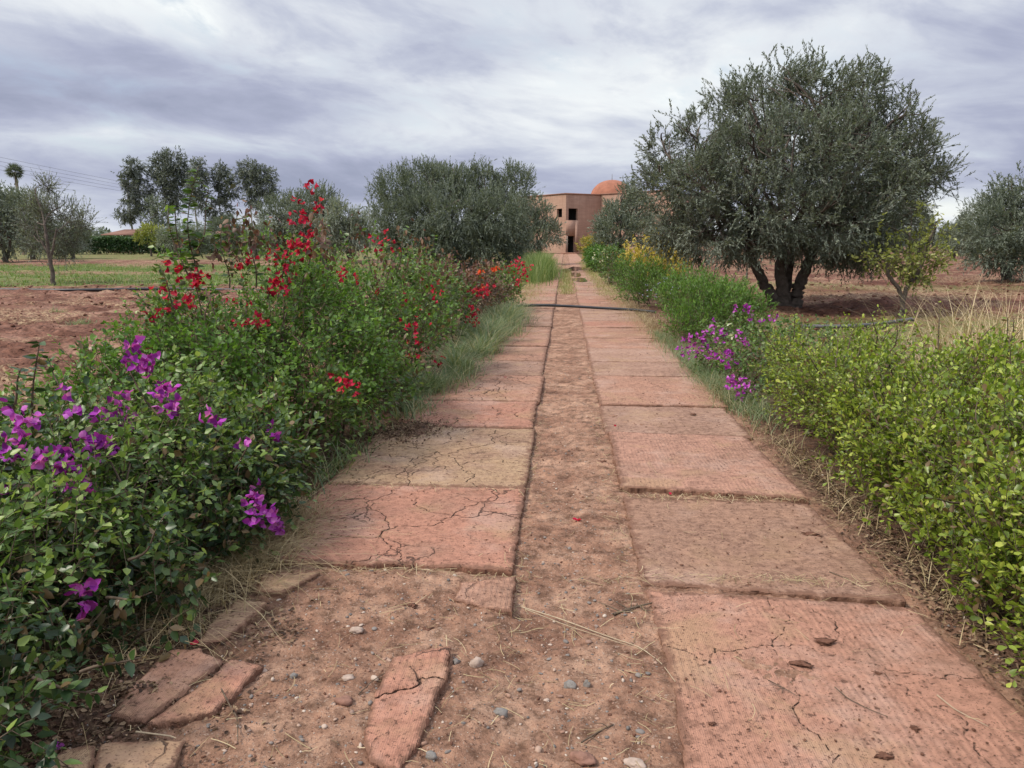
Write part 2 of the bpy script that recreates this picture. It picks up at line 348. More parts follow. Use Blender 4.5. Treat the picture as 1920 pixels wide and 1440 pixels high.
M_palmtrunk = simple_mat('palm_trunk', (.20, .155, .115), .95, .15, .35, 4, .6, .05)
m, t, b = new_mat('puddle_water'); b.inputs['Base Color'].default_value = (.10, .07, .055, 1); b.inputs['Roughness'].default_value = .04
b.inputs['Specular IOR Level'].default_value = .9; M_water = m

# ---------------------------------------------------------------- leaves, vectorised
def T_leaf(w, fold=.18, curl=.12, shape='ovate'):
    """leaf template: unit length along +x, half-width w. returns verts, tris, quads"""
    a, bb = ((.30, 1.0), (.68, .72)) if shape == 'ovate' else (((.45, .80), (.78, 1.0)) if shape == 'obovate' else ((.3, .9), (.7, .8)))
    V = np.array([(0, 0, 0), (a[0], a[1]*w, 0), (bb[0], bb[1]*w, -curl*.35), (1, 0, -curl), (bb[0], -bb[1]*w, -curl*.35), (a[0], -a[1]*w, 0),
                  (a[0], 0, -fold*w), (bb[0], 0, -fold*w-curl*.4)], float)
    return V, np.array([(0, 6, 1), (7, 3, 2), (0, 5, 6), (7, 4, 3)]), np.array([(6, 7, 2, 1), (5, 4, 7, 6)])
def T_quad(w):
    return np.array([(0, 0, 0), (.45, w, .0), (1, 0, -.06), (.5, -w, .0)], float), np.zeros((0, 3), int), np.array([(0, 3, 2, 1)])
def T_clump(w, n=4, seed=0):
    """a small sprig of narrow leaf blades for far crowns"""
    r = np.random.default_rng(seed); V = []; Q = []
    for i in range(n):
        a = r.uniform(-.9, .9); e = r.uniform(-.7, .7); o = np.array([r.uniform(0, .5), 0, 0]); L = r.uniform(.45, .6)
        d = np.array([math.cos(a)*math.cos(e), math.sin(a)*math.cos(e), math.sin(e)])*L; s = np.cross(d, r.normal(size=3)); s = s/np.linalg.norm(s)*w
        k = len(V); V += [o, o+d*.5+s, o+d, o+d*.5-s]; Q.append((k, k+1, k+2, k+3))
    return np.array(V), np.zeros((0, 3), int), np.array(Q)
def unit(a): return a/(np.linalg.norm(a, axis=-1, keepdims=True)+1e-9)
def place_leaves(pos, d, up, size, T, tone):
    """one copy of template T at every pos, pointing along d with its face towards up"""
    TV, TT, TQ = T; N = len(pos); d = unit(d); s = unit(np.cross(up, d)); n = np.cross(d, s)
    V = pos[:, None]+size[:, None, None]*(TV[None, :, 0:1]*d[:, None]+TV[None, :, 1:2]*s[:, None]+TV[None, :, 2:3]*n[:, None])
    off = (np.arange(N)*len(TV))[:, None, None]
    Q = (TQ[None]+off).reshape(-1, 4) if len(TQ) else np.zeros((0, 4), int); Tr = (TT[None]+off).reshape(-1, 3) if len(TT) else np.zeros((0, 3), int)
    tones = np.concatenate([np.repeat(tone, len(TQ)), np.repeat(tone, len(TT))])
    return V.reshape(-1, 3), Q, Tr, tones
class Leaves:
    def __init__(s): s.V = []; s.Q = []; s.T = []; s.tq = []; s.tt = []; s.n = 0; s.cent = []
    def add(s, pos, d, up, size, T, tone):
        if len(pos) == 0: return
        V, Q, Tr, tn = place_leaves(pos, d, up, size, T, tone)
        s.V.append(V); s.Q.append(Q+s.n); s.T.append(Tr+s.n); s.tq.append(tn[:len(Q)]); s.tt.append(tn[len(Q):]); s.n += len(V); s.cent.append(pos)
    def build(s, name, mat, parent=None):
        V = np.concatenate(s.V); Q = np.concatenate(s.Q); Tr = np.concatenate(s.T)
        if len(Tr) == 0: return mesh_np(name, V, [Q], mat, {'tone': ('FACE', np.concatenate(s.tq))}, parent=parent)
        return mesh_np(name, V, [Q, Tr], mat, {'tone': ('FACE', np.concatenate(s.tq+s.tt))}, parent=parent)
def shoots(lobes, density, rr, up=.5, out=.8, rnd=.45, inner=.45, droop_low=0.0, rough=.22, nfreq=2.5, cull=.62, zmin=.03, gap=None):
    """sample shoot origins and directions through a crown made of ellipsoid lobes. density = shoots per square metre of lobe surface"""
    O = []; D = []; K = []
    C = np.array([l[0] for l in lobes], float); Rr = np.array([l[1] for l in lobes], float)
    for k, (c, r) in enumerate(zip(C, Rr)):
        p = 1.6; area = 4*math.pi*(((r[0]*r[1])**p+(r[0]*r[2])**p+(r[1]*r[2])**p)/3)**(1/p)
        n = max(6, int(area*density)); u = unit(rr.normal(size=(n, 3))); rho = inner+(1-inner)*rr.random(n)**.55
        q = u*nfreq
        nz = 1+rough*fbm(q[:, 0]+c[0]*3+k, q[:, 1]+c[1]*3, q[:, 2]+c[2]*3, 2, 3)
        pnt = c+u*r*(rho*nz)[:, None]
        ins = (((pnt[:, None]-C[None])/Rr[None])**2).sum(-1); ins[:, k] = 9
        keep = (ins.min(1) > cull**2) if len(C) > 1 else np.ones(n, bool)
        keep &= pnt[:, 2] > zmin
        if gap: keep &= fbm(pnt[:, 0]*gap[0]+7, pnt[:, 1]*gap[0], pnt[:, 2]*gap[0], 2, 55) > gap[1]+gap[2]*rr.normal(size=n)
        d = unit(u/r)*out+np.array([0, 0, up])+rr.normal(size=(n, 3))*rnd
        low = (u[:, 2] < .1); d[low, 2] -= droop_low*(1+rr.random(low.sum()))
        O.append(pnt[keep]); D.append(unit(d)[keep]); K.append(rho[keep])
    return np.concatenate(O), np.concatenate(D), np.concatenate(K)
def leaf_shoots(LV, O, D, L, nl, lsize, T, rr, ang=.9, droop=.15, upmix=1.0, tone_mu=.45, tone_sd=.2, tip_bright=.15, stems=None, stem_r=.003, tones=None):
    N = len(O); L = L*np.ones(N)
    t = (np.arange(nl)[None]+rr.random((N, nl)))/nl; t = .08+.92*t
    perp = unit(np.cross(D, rr.normal(size=(N, 3)))); perp2 = np.cross(D, perp)
    ph = rr.random((N, 1))*6.28+np.arange(nl)[None]*2.4
    rad = np.cos(ph)[..., None]*perp[:, None]+np.sin(ph)[..., None]*perp2[:, None]
    sag = np.zeros((N, nl, 3)); sag[..., 2] = -droop*L[:, None]*t**2
    pos = O[:, None]+D[:, None]*(L[:, None]*t)[..., None]+sag
    a = ang*(1-.45*t)[..., None]+rr.normal(0, .2, (N, nl, 1))
    d = D[:, None]*np.cos(a)+rad*np.sin(a)
    d[..., 2] -= droop*.8
    upv = np.array([0, 0, upmix])+rr.normal(0, .55, (N, nl, 3))+rad*.3
    sz = lsize*(.48+.92*rr.random((N, nl))**1.2)*(1-.35*np.maximum(t-.75, 0)*4*.5)
    tb = rr.normal(0, tone_sd*.7, (N, 1)) if tones is None else tones[:, None]
    tone = np.clip(tone_mu+tb+rr.normal(0, tone_sd, (N, nl))+tip_bright*(t-.5)*2, .02, .98)
    LV.add(pos.reshape(-1, 3), d.reshape(-1, 3), upv.reshape(-1, 3), sz.ravel(), T, tone.ravel())
    if stems is not None:
        s = np.array([0, .5, 1.0]); n = len(s)
        c = O[:, None]+D[:, None]*(L[:, None]*s)[..., None]; c[..., 2] -= droop*L[:, None]*s**2
        ang3 = np.arange(3)*2.094; rad3 = (np.cos(ang3)[None, :, None]*perp[:, None]+np.sin(ang3)[None, :, None]*perp2[:, None])
        w = stem_r*np.array([1, .75, .3])
        V = (c[:, :, None]+rad3[:, None]*w[None, :, None, None]).reshape(-1, 3)
        i = np.arange(N)[:, None, None]*9+np.arange(2)[None, :, None]*3; j = np.arange(3)[None, None]; j2 = (j+1) % 3
        stems.V.append(V); stems.Fq.append(np.stack([i+j, i+j2, i+3+j2, i+3+j], -1).reshape(-1, 4)+stems.n); stems.n += len(V)

# ---------------------------------------------------------------- ground
XL, XC0, XC1, XR = -1.40, -.235, .335, 1.53     # left strip outer edge, centre strip, right strip outer edge
def masks(x, y):
    jl = fbm(x*.8, y*.8, None, 4, 21)
    tr = sstep(XL-.15, XL+.12, x+jl*.10)*(1-sstep(XR-.1, XR+.2, x+jl*.08))
    near = sstep(8, 2.5, y)
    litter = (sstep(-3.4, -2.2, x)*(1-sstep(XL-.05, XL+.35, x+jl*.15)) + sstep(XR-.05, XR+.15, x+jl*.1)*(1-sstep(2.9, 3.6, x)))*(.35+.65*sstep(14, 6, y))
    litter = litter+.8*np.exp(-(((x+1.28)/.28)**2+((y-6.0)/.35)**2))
    # grass bands in the left field and patches in the right field
    g = sstep(24.5, 27.5, y+2*jl)*(1-sstep(46, 52, y+4*jl))*sstep(-2.2, -4, x)
    g = g*(1-.85*np.exp(-((y-37.5+.6*jl)/1.8)**2))
    g = g+sstep(60, 72, y+4*jl)*sstep(-2, -5, x)*.9
    g = g+.75*sstep(-.1, .6, fbm(x*.25, y*.4, None, 3, 33))*sstep(2.6, 4, x)*sstep(7, 9, y)*(1-sstep(14, 17.5, y))
    g = g+.5*sstep(.25, .7, fbm(x*.06+9, y*.12, None, 3, 34))*sstep(3, 6, x)*sstep(20, 30, y)
    g = g+.8*sstep(24, 30, y)*sstep(-4.2, -1.6, x)*(1-sstep(-1.0, -.7, x+jl*.1))
    g = g+.45*sstep(20, 26, y)*sstep(.9, 1.3, x+jl*.1)*(1-sstep(2.2, 3, x))
    st = sstep(.0, .5, fbm(x*.5, y*.9, None, 3, 41)+.25)
    return np.clip(tr, 0, 1), np.clip(litter, 0, 1), np.clip(g, 0, 1), st
def ground_z(x, y):
    x = np.asarray(x, float); y = np.asarray(y, float)
    tr, lit, g, st = masks(x, y)
    near = sstep(14, 5, y)
    z = -.036+.019*sstep(XC0+.08, XC1-.05, x)*(1-sstep(XR-.2, XR, x))+.010*fbm(x*1.5, y*1.5, None, 3, 5)
    z = z+tr*(.0065*fbm(x*9, y*9, None, 3, 6)+near*.0060*fbm(x*32, y*32, None, 3, 7, .6))
    # soil washed over the broken near end of the left strip
    cover = sstep(XC0+.10, XC0-.06, x+.05*fbm(x*3, y*3, None, 2, 8))*sstep(3.42, 3.27, y+.03*fbm(x*5, y*5, None, 2, 9))*sstep(XL-.9, XL-.3, x)
    z = z+cover*(.034+.008*fbm(x*2.2, y*2.2, None, 3, 10)-.012*sstep(-.95, -1.25, x))
    z = z+.05*np.exp(-(((x+1.22)/.22)**2+((y-6.0)/.30)**2))*(1+.4*fbm(x*14, y*14, None, 3, 11))
    # fields
    fld = np.clip((1-tr)*(sstep(-1.8, -2.9, x)+sstep(2.3, 3.3, x)), 0, 1)
    amp = .085*(1-.6*g)
    cl = fbm(x*3.1, y*3.1, None, 5, 12, .62)
    z = z+fld*amp*np.abs(cl)*1.1+fld*.05*fbm(x*.35, y*.35, None, 2, 13)+fld*.03*np.sin(y*2.6+fbm(x*.3, y*.3, None, 2, 14)*1.5)*(1-g)
    z = z+lit*(.014*fbm(x*18, y*18, None, 3, 15)+.012)
    z = z-.03*sstep(45, 70, y)
    return z
def axis(fine0, fine1, step, lo, hi, grow):
    a = list(np.arange(fine0, fine1+1e-6, step)); s = step; p = a[-1]
    while p < hi: s *= 1+grow; s = min(s, 40); p += s; a.append(p)
    s = step; p = a[0]; b = []
    while p > lo: s *= 1+grow; s = min(s, 40); p -= s; b.append(p)
    return np.array(b[::-1]+a)
gx = axis(-2.3, 2.0, .014, -900, 900, .025)
gy = axis(1.45, 4.6, .014, -60, 1500, .011)
GX, GY = np.meshgrid(gx, gy); GZ = ground_z(GX, GY); tr, lit, gr, st = masks(GX, GY)
nx, ny = len(gx), len(gy)
idx = np.arange(nx*ny).reshape(ny, nx)
FQ = np.stack([idx[:-1, :-1], idx[:-1, 1:], idx[1:, 1:], idx[1:, :-1]], -1).reshape(-1, 4)
gnd = mesh_np('ground', np.stack([GX, GY, GZ], -1).reshape(-1, 3), [FQ], M_soil,
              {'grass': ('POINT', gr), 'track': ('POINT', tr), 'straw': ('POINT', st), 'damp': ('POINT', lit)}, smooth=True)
tag(gnd, kind='structure')
print('ground verts', nx*ny)

# ---------------------------------------------------------------- slabs
PINK = (.375, .186, .128); SALMON = (.37, .202, .138); OCHRE = (.36, .240, .148); DUSTY = (.36, .222, .16)
def jag(pts, rr, amp=.012, it=4):
    pts = [np.array(p, float) for p in pts]
    for k in range(it):
        q = [pts[0]]
        for a, b in zip(pts[:-1], pts[1:]):
            m = (a+b)/2; d = b-a; nrm = np.array([-d[1], d[0]]); q += [m+nrm*rr.normal(0, .16), b]
        pts = q
    return pts
def crack_net(rr, x0, x1, y0, y1, n, spread=.5):
    """random branching cracks inside a slab"""
    out = []
    for i in range(n):
        a = np.array([rr.uniform(x0, x1), rr.choice([y0, y1])]) if rr.random() < .5 else np.array([rr.choice([x0, x1]), rr.uniform(y0, y1)])
        b = np.array([rr.uniform(x0+.15*(x1-x0), x1-.15*(x1-x0)), rr.uniform(y0+.2*(y1-y0), y1-.2*(y1-y0))])
        c = np.array([rr.uniform(x0, x1), rr.choice([y0, y1])])
        out.append(jag([a, b, c], rr))
        if rr.random() < .6: out.append(jag([b, np.array([rr.choice([x0, x1]), rr.uniform(y0, y1)])], rr))
    return out
def seg_dist(P2, lines):
    d = np.full(len(P2), .5)
    for ln in lines:
        for a, b in zip(ln[:-1], ln[1:]):
            ab = b-a; t = np.clip(((P2-a)@ab)/(ab@ab+1e-12), 0, 1); q = a+t[:, None]*ab
            d = np.minimum(d, np.hypot(*(P2-q).T))
    return d
def poly_sdf(P2, poly):
    """signed distance, positive inside"""
    poly = [np.array(p[:2], float) for p in poly]; d = np.full(len(P2), 9.); ins = np.zeros(len(P2), bool)
    for a, b in zip(poly, poly[1:]+poly[:1]):
        ab = b-a; t = np.clip(((P2-a)@ab)/(ab@ab), 0, 1); q = a+t[:, None]*ab; d = np.minimum(d, np.hypot(*(P2-q).T))
        cond = ((a[1] > P2[:, 1]) != (b[1] > P2[:, 1])); xi = a[0]+(P2[:, 1]-a[1])/(b[1]-a[1]+1e-12)*ab[0]; ins ^= cond & (P2[:, 0] < xi)
    return np.where(ins, d, -d)
def make_slab(name, poly, color, dust, along, res, cracks=(), top=0.0, tilt=(0, 0), seed=0, rough=.006, thick=.09, hair=0.0, rimw=.085):
    """a concrete slab: grid cut to a rough-edged polygon, rounded rim, cracks carved, skirt down into the soil"""
    poly = np.array([p[:2] for p in poly], float); c0 = poly.mean(0); lo = poly.min(0)-.03; hi = poly.max(0)+.03
    xs = np.arange(lo[0], hi[0]+res, res); ys = np.arange(lo[1], hi[1]+res, res); A, B = np.meshgrid(xs, ys); P2 = np.stack([A.ravel(), B.ravel()], 1)
    sd = poly_sdf(P2, poly)+rough*fbm(P2[:, 0]*16, P2[:, 1]*16, None, 3, seed)+rough*.8*fbm(P2[:, 0]*3, P2[:, 1]*3, None, 2, seed+3)+.0040*fbm(P2[:, 0]*45, P2[:, 1]*45, None, 3, seed+6)
    # pull the outermost ring of vertices onto the outline
    S = sd.reshape(A.shape); gyv, gxv = np.gradient(S, res); gn = np.hypot(gxv, gyv)+1e-6
    near = (S < 0) & (S > -res*1.05)
    A2 = A+np.where(near, -S*gxv/gn**2, 0); B2 = B+np.where(near, -S*gyv/gn**2, 0)
    okv = S > -res*1.05; P2 = np.stack([A2.ravel(), B2.ravel()], 1); sdc = np.maximum(S, 0).ravel()
    cd = seg_dist(P2, cracks)+hair*(.9+.35*vnoise(P2[:, 0]*9, P2[:, 1]*9, None, 4)) if len(cracks) else np.full(len(P2), .5)
    z = top+tilt[0]*(P2[:, 0]-c0[0])+tilt[1]*(P2[:, 1]-c0[1])
    z = z+.0032*fbm(P2[:, 0]*5, P2[:, 1]*5, None, 4, seed+1)-.006*np.exp(-sdc/.004)-.0015*np.exp(-sdc/.03)
    if len(cracks): z = z-(.012 if hair == 0 else .005)*np.exp(-(cd/.006)**2)+.003*fbm(P2[:, 0]*2.2, P2[:, 1]*2.2, None, 1, seed+8)
    gv = (P2[:, 1] if along == 'x' else P2[:, 0])
    if res < .012: z = z+.0007*np.sin(gv*235.)*(.6+.4*fbm(P2[:, 0]*2, P2[:, 1]*2, None, 2, seed+5))
    ny_, nx_ = A.shape; idx = np.arange(nx_*ny_).reshape(ny_, nx_)
    f = np.stack([idx[:-1, :-1], idx[:-1, 1:], idx[1:, 1:], idx[1:, :-1]], -1).reshape(-1, 4)
    f = f[okv.ravel()[f].all(1)]
    used = np.unique(f); rem = np.full(nx_*ny_, -1); rem[used] = np.arange(len(used)); f = rem[f]; V = np.column_stack([P2, z])[used]; cdu = cd[used]; gvu = gv[used]; rim = np.clip(sdc[used]/rimw, 0, 1)
    e = np.concatenate([f[:, [0, 1]], f[:, [1, 2]], f[:, [2, 3]], f[:, [3, 0]]]); key = np.sort(e, 1); _, inv, cnt = np.unique(key[:, 0].astype(np.int64)*10**7+key[:, 1], return_inverse=True, return_counts=True)
    be = e[cnt[inv] == 1]; n0 = len(V); bv = np.unique(be); rb = np.full(n0, -1); nb_ = len(bv); rb[bv] = np.arange(nb_)+n0
    rim_v = V[bv].copy(); mid = V[bv].copy(); mid[:, 2] = mid[:, 2]-.022; mid[:, 0] += .006*fbm(mid[:, 0]*30, mid[:, 1]*30, None, 3, seed+11); mid[:, 1] += .006*fbm(mid[:, 0]*30, mid[:, 1]*30, None, 3, seed+12)
    low = V[bv].copy(); low[:, 2] = top-thick; V = np.concatenate([V, rim_v, mid, low])
    sk = np.concatenate([np.stack([rb[be[:, 1]]+a_*nb_, rb[be[:, 0]]+a_*nb_, rb[be[:, 0]]+(a_+1)*nb_, rb[be[:, 1]]+(a_+1)*nb_], -1) for a_ in (0, 1)])
    o = mesh_np(name, V, [np.concatenate([f, sk])], M_slab, {'crack': ('POINT', np.concatenate([cdu, np.full(3*len(bv), .5)])),
                'groove': ('POINT', np.concatenate([gvu, gvu[bv], gvu[bv], gvu[bv]])), 'rim': ('POINT', np.concatenate([rim, rim[bv]*0+.3, np.zeros(2*len(bv))]))}, smooth=res < .02)
    o.color = (*color, dust); return o
def quadslab(x0, x1, y0, y1, sk=0, g=.008): return [(x0, y0+g), (x1, y0+g+sk), (x1, y1-g+sk), (x0, y1-g)]
LY = [Yof(v) for v in (1068, 915, 803, 753, 705, 677, 650, 632, 612, 601)]
RY = [Yof(v) for v in (1101, 930, 811, 757, 704, 677, 652, 633, 613, 601)]
while LY[-1] < 31: LY.append(LY[-1]+rng.uniform(1.15, 1.55)); RY.append(RY[-1]+rng.uniform(1.15, 1.55))
sr = np.random.default_rng(11)
def gp(px, py): return G(px, py)[:2]
c_left0 = [jag([gp(*p) for p in ln], sr) for ln in ([(735, 918), (690, 945), (600, 975)], [(690, 950), (715, 1000), (740, 1030), (780, 1068)], [(715, 1000), (790, 985), (850, 966), (980, 972)],
           [(850, 966), (775, 945), (780, 935)], [(850, 966), (935, 930), (930, 918)], [(715, 1005), (610, 1010)], [(730, 1030), (690, 1050), (645, 1060)])]
c_left1 = [jag([gp(*p) for p in ln], sr) for ln in ([(770, 806), (820, 845), (780, 870), (770, 912)], [(820, 845), (860, 870), (890, 890), (900, 912)], [(820, 845), (730, 850), (690, 860)], [(735, 812), (790, 835), (850, 808)],
           [(930, 806), (900, 835), (840, 850)], [(770, 870), (720, 880), (660, 905)], [(780, 870), (735, 850)], [(860, 870), (905, 860), (985, 868)])]
nslab = 0
for i in range(len(LY)-1):
    y0, y1 = LY[i], LY[i+1]; res = .0075 if i < 2 else (.014 if i < 5 else .035)
    col = [PINK, OCHRE, PINK, SALMON, DUSTY][i] if i < 5 else sr.choice([0, 1, 2]); col = [SALMON, DUSTY, PINK][int(col)] if not isinstance(col, tuple) else col
    ck = c_left0 if i == 0 else (c_left1 if i == 1 else crack_net(sr, XL, XC0, y0, y1, 6 if i < 5 else 3))
    xl = XL+sr.normal(0, .03)-(.06 if i in (0, 1) else 0)
    du = [.03, .10, .04, .10, .16][i] if i < 5 else sr.uniform(.02, .2)
    make_slab('path_slab', quadslab(xl, XC0+sr.normal(0, .008), y0, y1, sr.normal(0, .01)), col, du, 'x' if sr.random() < .6 or i == 0 else 'y', res, ck, sr.normal(0, .004), (sr.normal(0, .002), sr.normal(0, .002)), 50+i, hair=.0 if i > 1 else .0008)['kind'] = 'structure'
c_r0 = [jag([gp(*p) for p in ln], sr) for ln in ([(1242, 1213), (1400, 1216), (1530, 1218)], [(1500, 1120), (1560, 1160), (1640, 1245), (1700, 1300), (1760, 1325), (1830, 1390), (1870, 1440)], [(1440, 1120), (1450, 1215), (1500, 1300), (1560, 1430)], [(1530, 1218), (1700, 1262), (1860, 1265)])]
for i in range(-1, len(RY)-1):
    if i == -1: y0, y1 = .9, RY[0]; 
    else: y0, y1 = RY[i], RY[i+1]
    res = .0075 if i < 2 else (.014 if i < 5 else .035)
    cols = {-1: (.37, .194, .134), 0: (.33, .193, .130), 1: (.365, .200, .142), 2: DUSTY, 3: SALMON, 4: DUSTY}
    col = cols.get(i, [SALMON, DUSTY, PINK][int(sr.integers(3))])
    du = {-1: .045, 0: .22, 1: .07, 2: .20, 3: .06}.get(i, sr.uniform(.02, .2))
    ck = c_r0 if i == -1 else ([] if i in (0, 1, 2) else crack_net(sr, XC1, XR, y0, y1, 2))
    al = {-1: 'y', 0: 'x', 1: 'y', 2: 'x', 3: 'y'}.get(i, 'x')
    if i == -1: poly = [gp(1300, 1600), gp(1272, 1320), gp(1212, 1104), gp(1450, 1118), gp(1712, 1140), gp(1925, 1345), gp(2250, 1650)]
    elif i == 0: poly = [gp(1205, 1093), gp(1168, 930), gp(1515, 945), gp(1702, 1128), gp(1480, 1115)]
    elif i == 1: poly = [gp(1163, 915), gp(1142, 812), gp(1397, 820), gp(1518, 938)]
    else: poly = quadslab(XC1+sr.normal(0, .008), XR+sr.normal(0, .02), y0, y1, sr.normal(0, .015))
    make_slab('path_slab', poly, col, du, al, res, ck, {-1: .0, 0: .004, 1: .016}.get(i, sr.normal(0, .004)), (sr.normal(0, .003), sr.normal(0, .003)), 90+i, hair=.0022 if i == -1 else .001)['kind'] = 'structure'
far_y = 104
for nm, x0, x1, ya in (('left_path', XL, XC0, LY[-1]), ('right_path', XC1, XR, RY[-1])):
    n = 300; ys = np.linspace(ya+.02, far_y, n); xs = np.linspace(x0, x1, 9); A, B = np.meshgrid(xs, ys)
    A = A+.04*fbm(A*2, B*1.2, None, 2, 77)*np.array([1]+[0]*7+[1])[None]
    Z_ = -.004+.012*fbm(A, B*.8, None, 2, 78)-.02*sstep(45, 70, B); idx = np.arange(n*9).reshape(n, 9); f = np.stack([idx[:-1, :-1], idx[:-1, 1:], idx[1:, 1:], idx[1:, :-1]], -1).reshape(-1, 4)
    jd = np.abs(((B-ya) % 1.37)-.02)
    o = mesh_np('path', np.stack([A, B, Z_], -1).reshape(-1, 3), [f], M_slab, {'crack': ('POINT', np.clip(jd, 0, .5)), 'groove': ('POINT', B), 'rim': ('POINT', np.ones(A.size))})
    o.color = (*SALMON, .12); tag(o, kind='structure')
# puddles far along the strips
for (x, y, rx, ry) in ((.55, 31.5, .30, 1.6), (.50, 36.5, .22, 2.2), (.75, 45, .45, 3.2), (-.6, 48, .3, 2.2)):
    th = np.arange(40)*2*math.pi/40; r = 1+.35*fbm(np.cos(th)*1.5+x*9, np.sin(th)*1.5, None, 3, 5)
    V = np.column_stack([x+rx*r*np.cos(th), y+ry*r*np.sin(th), np.full(40, .014)])
    o = mesh_np('water', V, [np.arange(40)[None]], M_water); tag(o, kind='structure')

# loose slab fragments at the broken near end of the left strip
def frag(pix, color, dust, along, label, top, cracks=(), tilt=(0, 0), seed=0):
    poly = [G(a, b, top)[:2] for a, b in pix]; ck = [jag([G(a, b, top)[:2] for a, b in ln], sr, it=4) for ln in cracks]
    o = make_slab('slab_fragment', poly, color, dust, along, .006, ck, top, tilt, seed, rough=.006, rimw=.03)
    tag(o, label, 'broken slab', 'slab fragments in the dirt'); return o
frag([(738, 1228), (790, 1216), (846, 1212), (838, 1268), (822, 1300), (806, 1345), (786, 1395), (745, 1442), (700, 1425), (684, 1385), (700, 1300)], PINK, -.02, 'y',
     'pink ribbed slab fragment standing alone in the dirt track, cracked across', .020, [[(696, 1312), (740, 1296), (770, 1290), (835, 1272)]], (.008, .0), 201)
frag([(318, 1214), (372, 1212), (424, 1236), (392, 1262), (330, 1306), (272, 1352), (205, 1340), (248, 1280)], SALMON, .10, 'y', 'brownish pink slab fragment beside the leaf litter, larger of a cracked pair', .021, seed=202)
frag([(430, 1234), (492, 1246), (448, 1292), (402, 1330), (340, 1345), (278, 1352), (335, 1310), (398, 1262)], PINK, .02, 'y', 'bright pink slab fragment, narrower of a cracked pair', .023, seed=203)
frag([(120, 1402), (180, 1394), (178, 1420), (150, 1462), (30, 1480)], OCHRE, .0, 'y', 'small ochre slab fragment in the leaf litter at the very bottom edge', .020, seed=204)
frag([(190, 1392), (270, 1388), (345, 1384), (330, 1415), (300, 1470), (165, 1470)], OCHRE, .16, 'x', 'wider ochre slab fragment half buried at the bottom edge', .016, seed=205)
frag([(490, 1074), (600, 1070), (572, 1088), (528, 1110), (478, 1108)], OCHRE, .05, 'x', 'ochre slab fragment touching the corner of the cracked pink slab', .018, seed=206)
frag([(445, 1122), (500, 1128), (470, 1160), (412, 1200), (370, 1208), (390, 1172)], OCHRE, .12, 'x', 'ochre slab fragment in the soil between dry grass and pink fragments', .020, seed=207)
frag([(862, 1090), (966, 1078), (962, 1146), (900, 1138), (850, 1120)], SALMON, .16, 'y', 'dusty salmon slab corner half sunk beside the cracked pink slab', .006, seed=208)

# ---------------------------------------------------------------- trees
TQ = T_quad
def lobes_px(lst):
    """(px, py, depth, rx_px, rz_px, ry_m) -> ellipsoids in metres"""
    out = []
    for px, py, d, rx, rz, ry in lst:
        c = P(px, py, d); s = d/F; out.append((c, (rx*s, ry, rz*s)))
    return out
def tree(name, label, cat, base, lobes, density, nl, lsize, T, mat, seed, trunk, barkmat=M_bark, group=None, up=.5, out=.7, rnd=.4, droop_low=.6, shoot=.55, droop=.1, inner=.4, rough=.25, leafang=.6, tone_mu=.45, limb_r=.06, stem_r=.006, limbs=True, cull=.6, tone_sd=.14, gap=(1.5, -.35, .12)):
    rr = np.random.default_rng(seed); root = thing(name, label, cat, base, 0, group); base = np.array(base, float)
    lb = [(np.array(c)-base, np.array(r)) for c, r in lobes]
    tb = Tubes(); forks = []
    for tk in trunk:                                     # trunk stems: list of points+radii in local metres
        pts = np.array([p[:3] for p in tk], float); rad = [p[3] for p in tk]
        tt = np.linspace(0, len(pts)-1, len(pts)*5); ip = np.stack([np.interp(tt, np.arange(len(pts)), pts[:, k]) for k in range(3)], 1); ir = np.interp(tt, np.arange(len(pts)), rad)
        ip[1:-1] += rr.normal(0, .12, (len(ip)-2, 3))*ir[1:-1, None]
        tb.add(ip, ir, 12, .35, seed); forks.append((ip[-1], ir[-1]))
    tb.build('trunk', barkmat, root)
    lm = Tubes()
    if limbs:
        for k, (c, r) in enumerate(lb):
            f = min(forks, key=lambda q: np.linalg.norm(q[0]-c)); L = np.linalg.norm(c-f[0]); r0 = min(f[1]*.75, limb_r)
            pts = curve_pts(f[0]-np.array([0, 0, .1]), c+np.array([0, 0, r[2]*.4]), 8, .10, seed*31+k); lm.add(pts, np.linspace(r0, r0*.25, 8), 6)
            for q in range(5):
                u = unit(rr.normal(size=3)+np.array([0, 0, .4])); s = pts[rr.integers(3, 8)]; lm.add(curve_pts(s, c+u*r*.85, 5, .12, seed+k*7+q), np.linspace(r0*.35, r0*.06, 5), 4)
    O, D, K = shoots(lb, density, rr, up, out, rnd, inner, droop_low, rough, cull=cull, zmin=.25, gap=gap)
    LV = Leaves(); L = shoot*(.6+.8*rr.random(len(O)))
    lobe_t = .10*fbm(O[:, 0]*.9, O[:, 1]*.9, O[:, 2]*.9, 2, seed)+rr.normal(0, .06, len(O))
    leaf_shoots(LV, O-D*(L*.4)[:, None], D, L, nl, lsize, T, rr, leafang, droop, 1.0, tone_mu, tone_sd, .1, lm if stem_r else None, stem_r, tones=lobe_t)
    if lm.n: lm.build('branches', barkmat if limbs else M_twig, root)
    LV.build('crown', mat, root)
    return root, LV
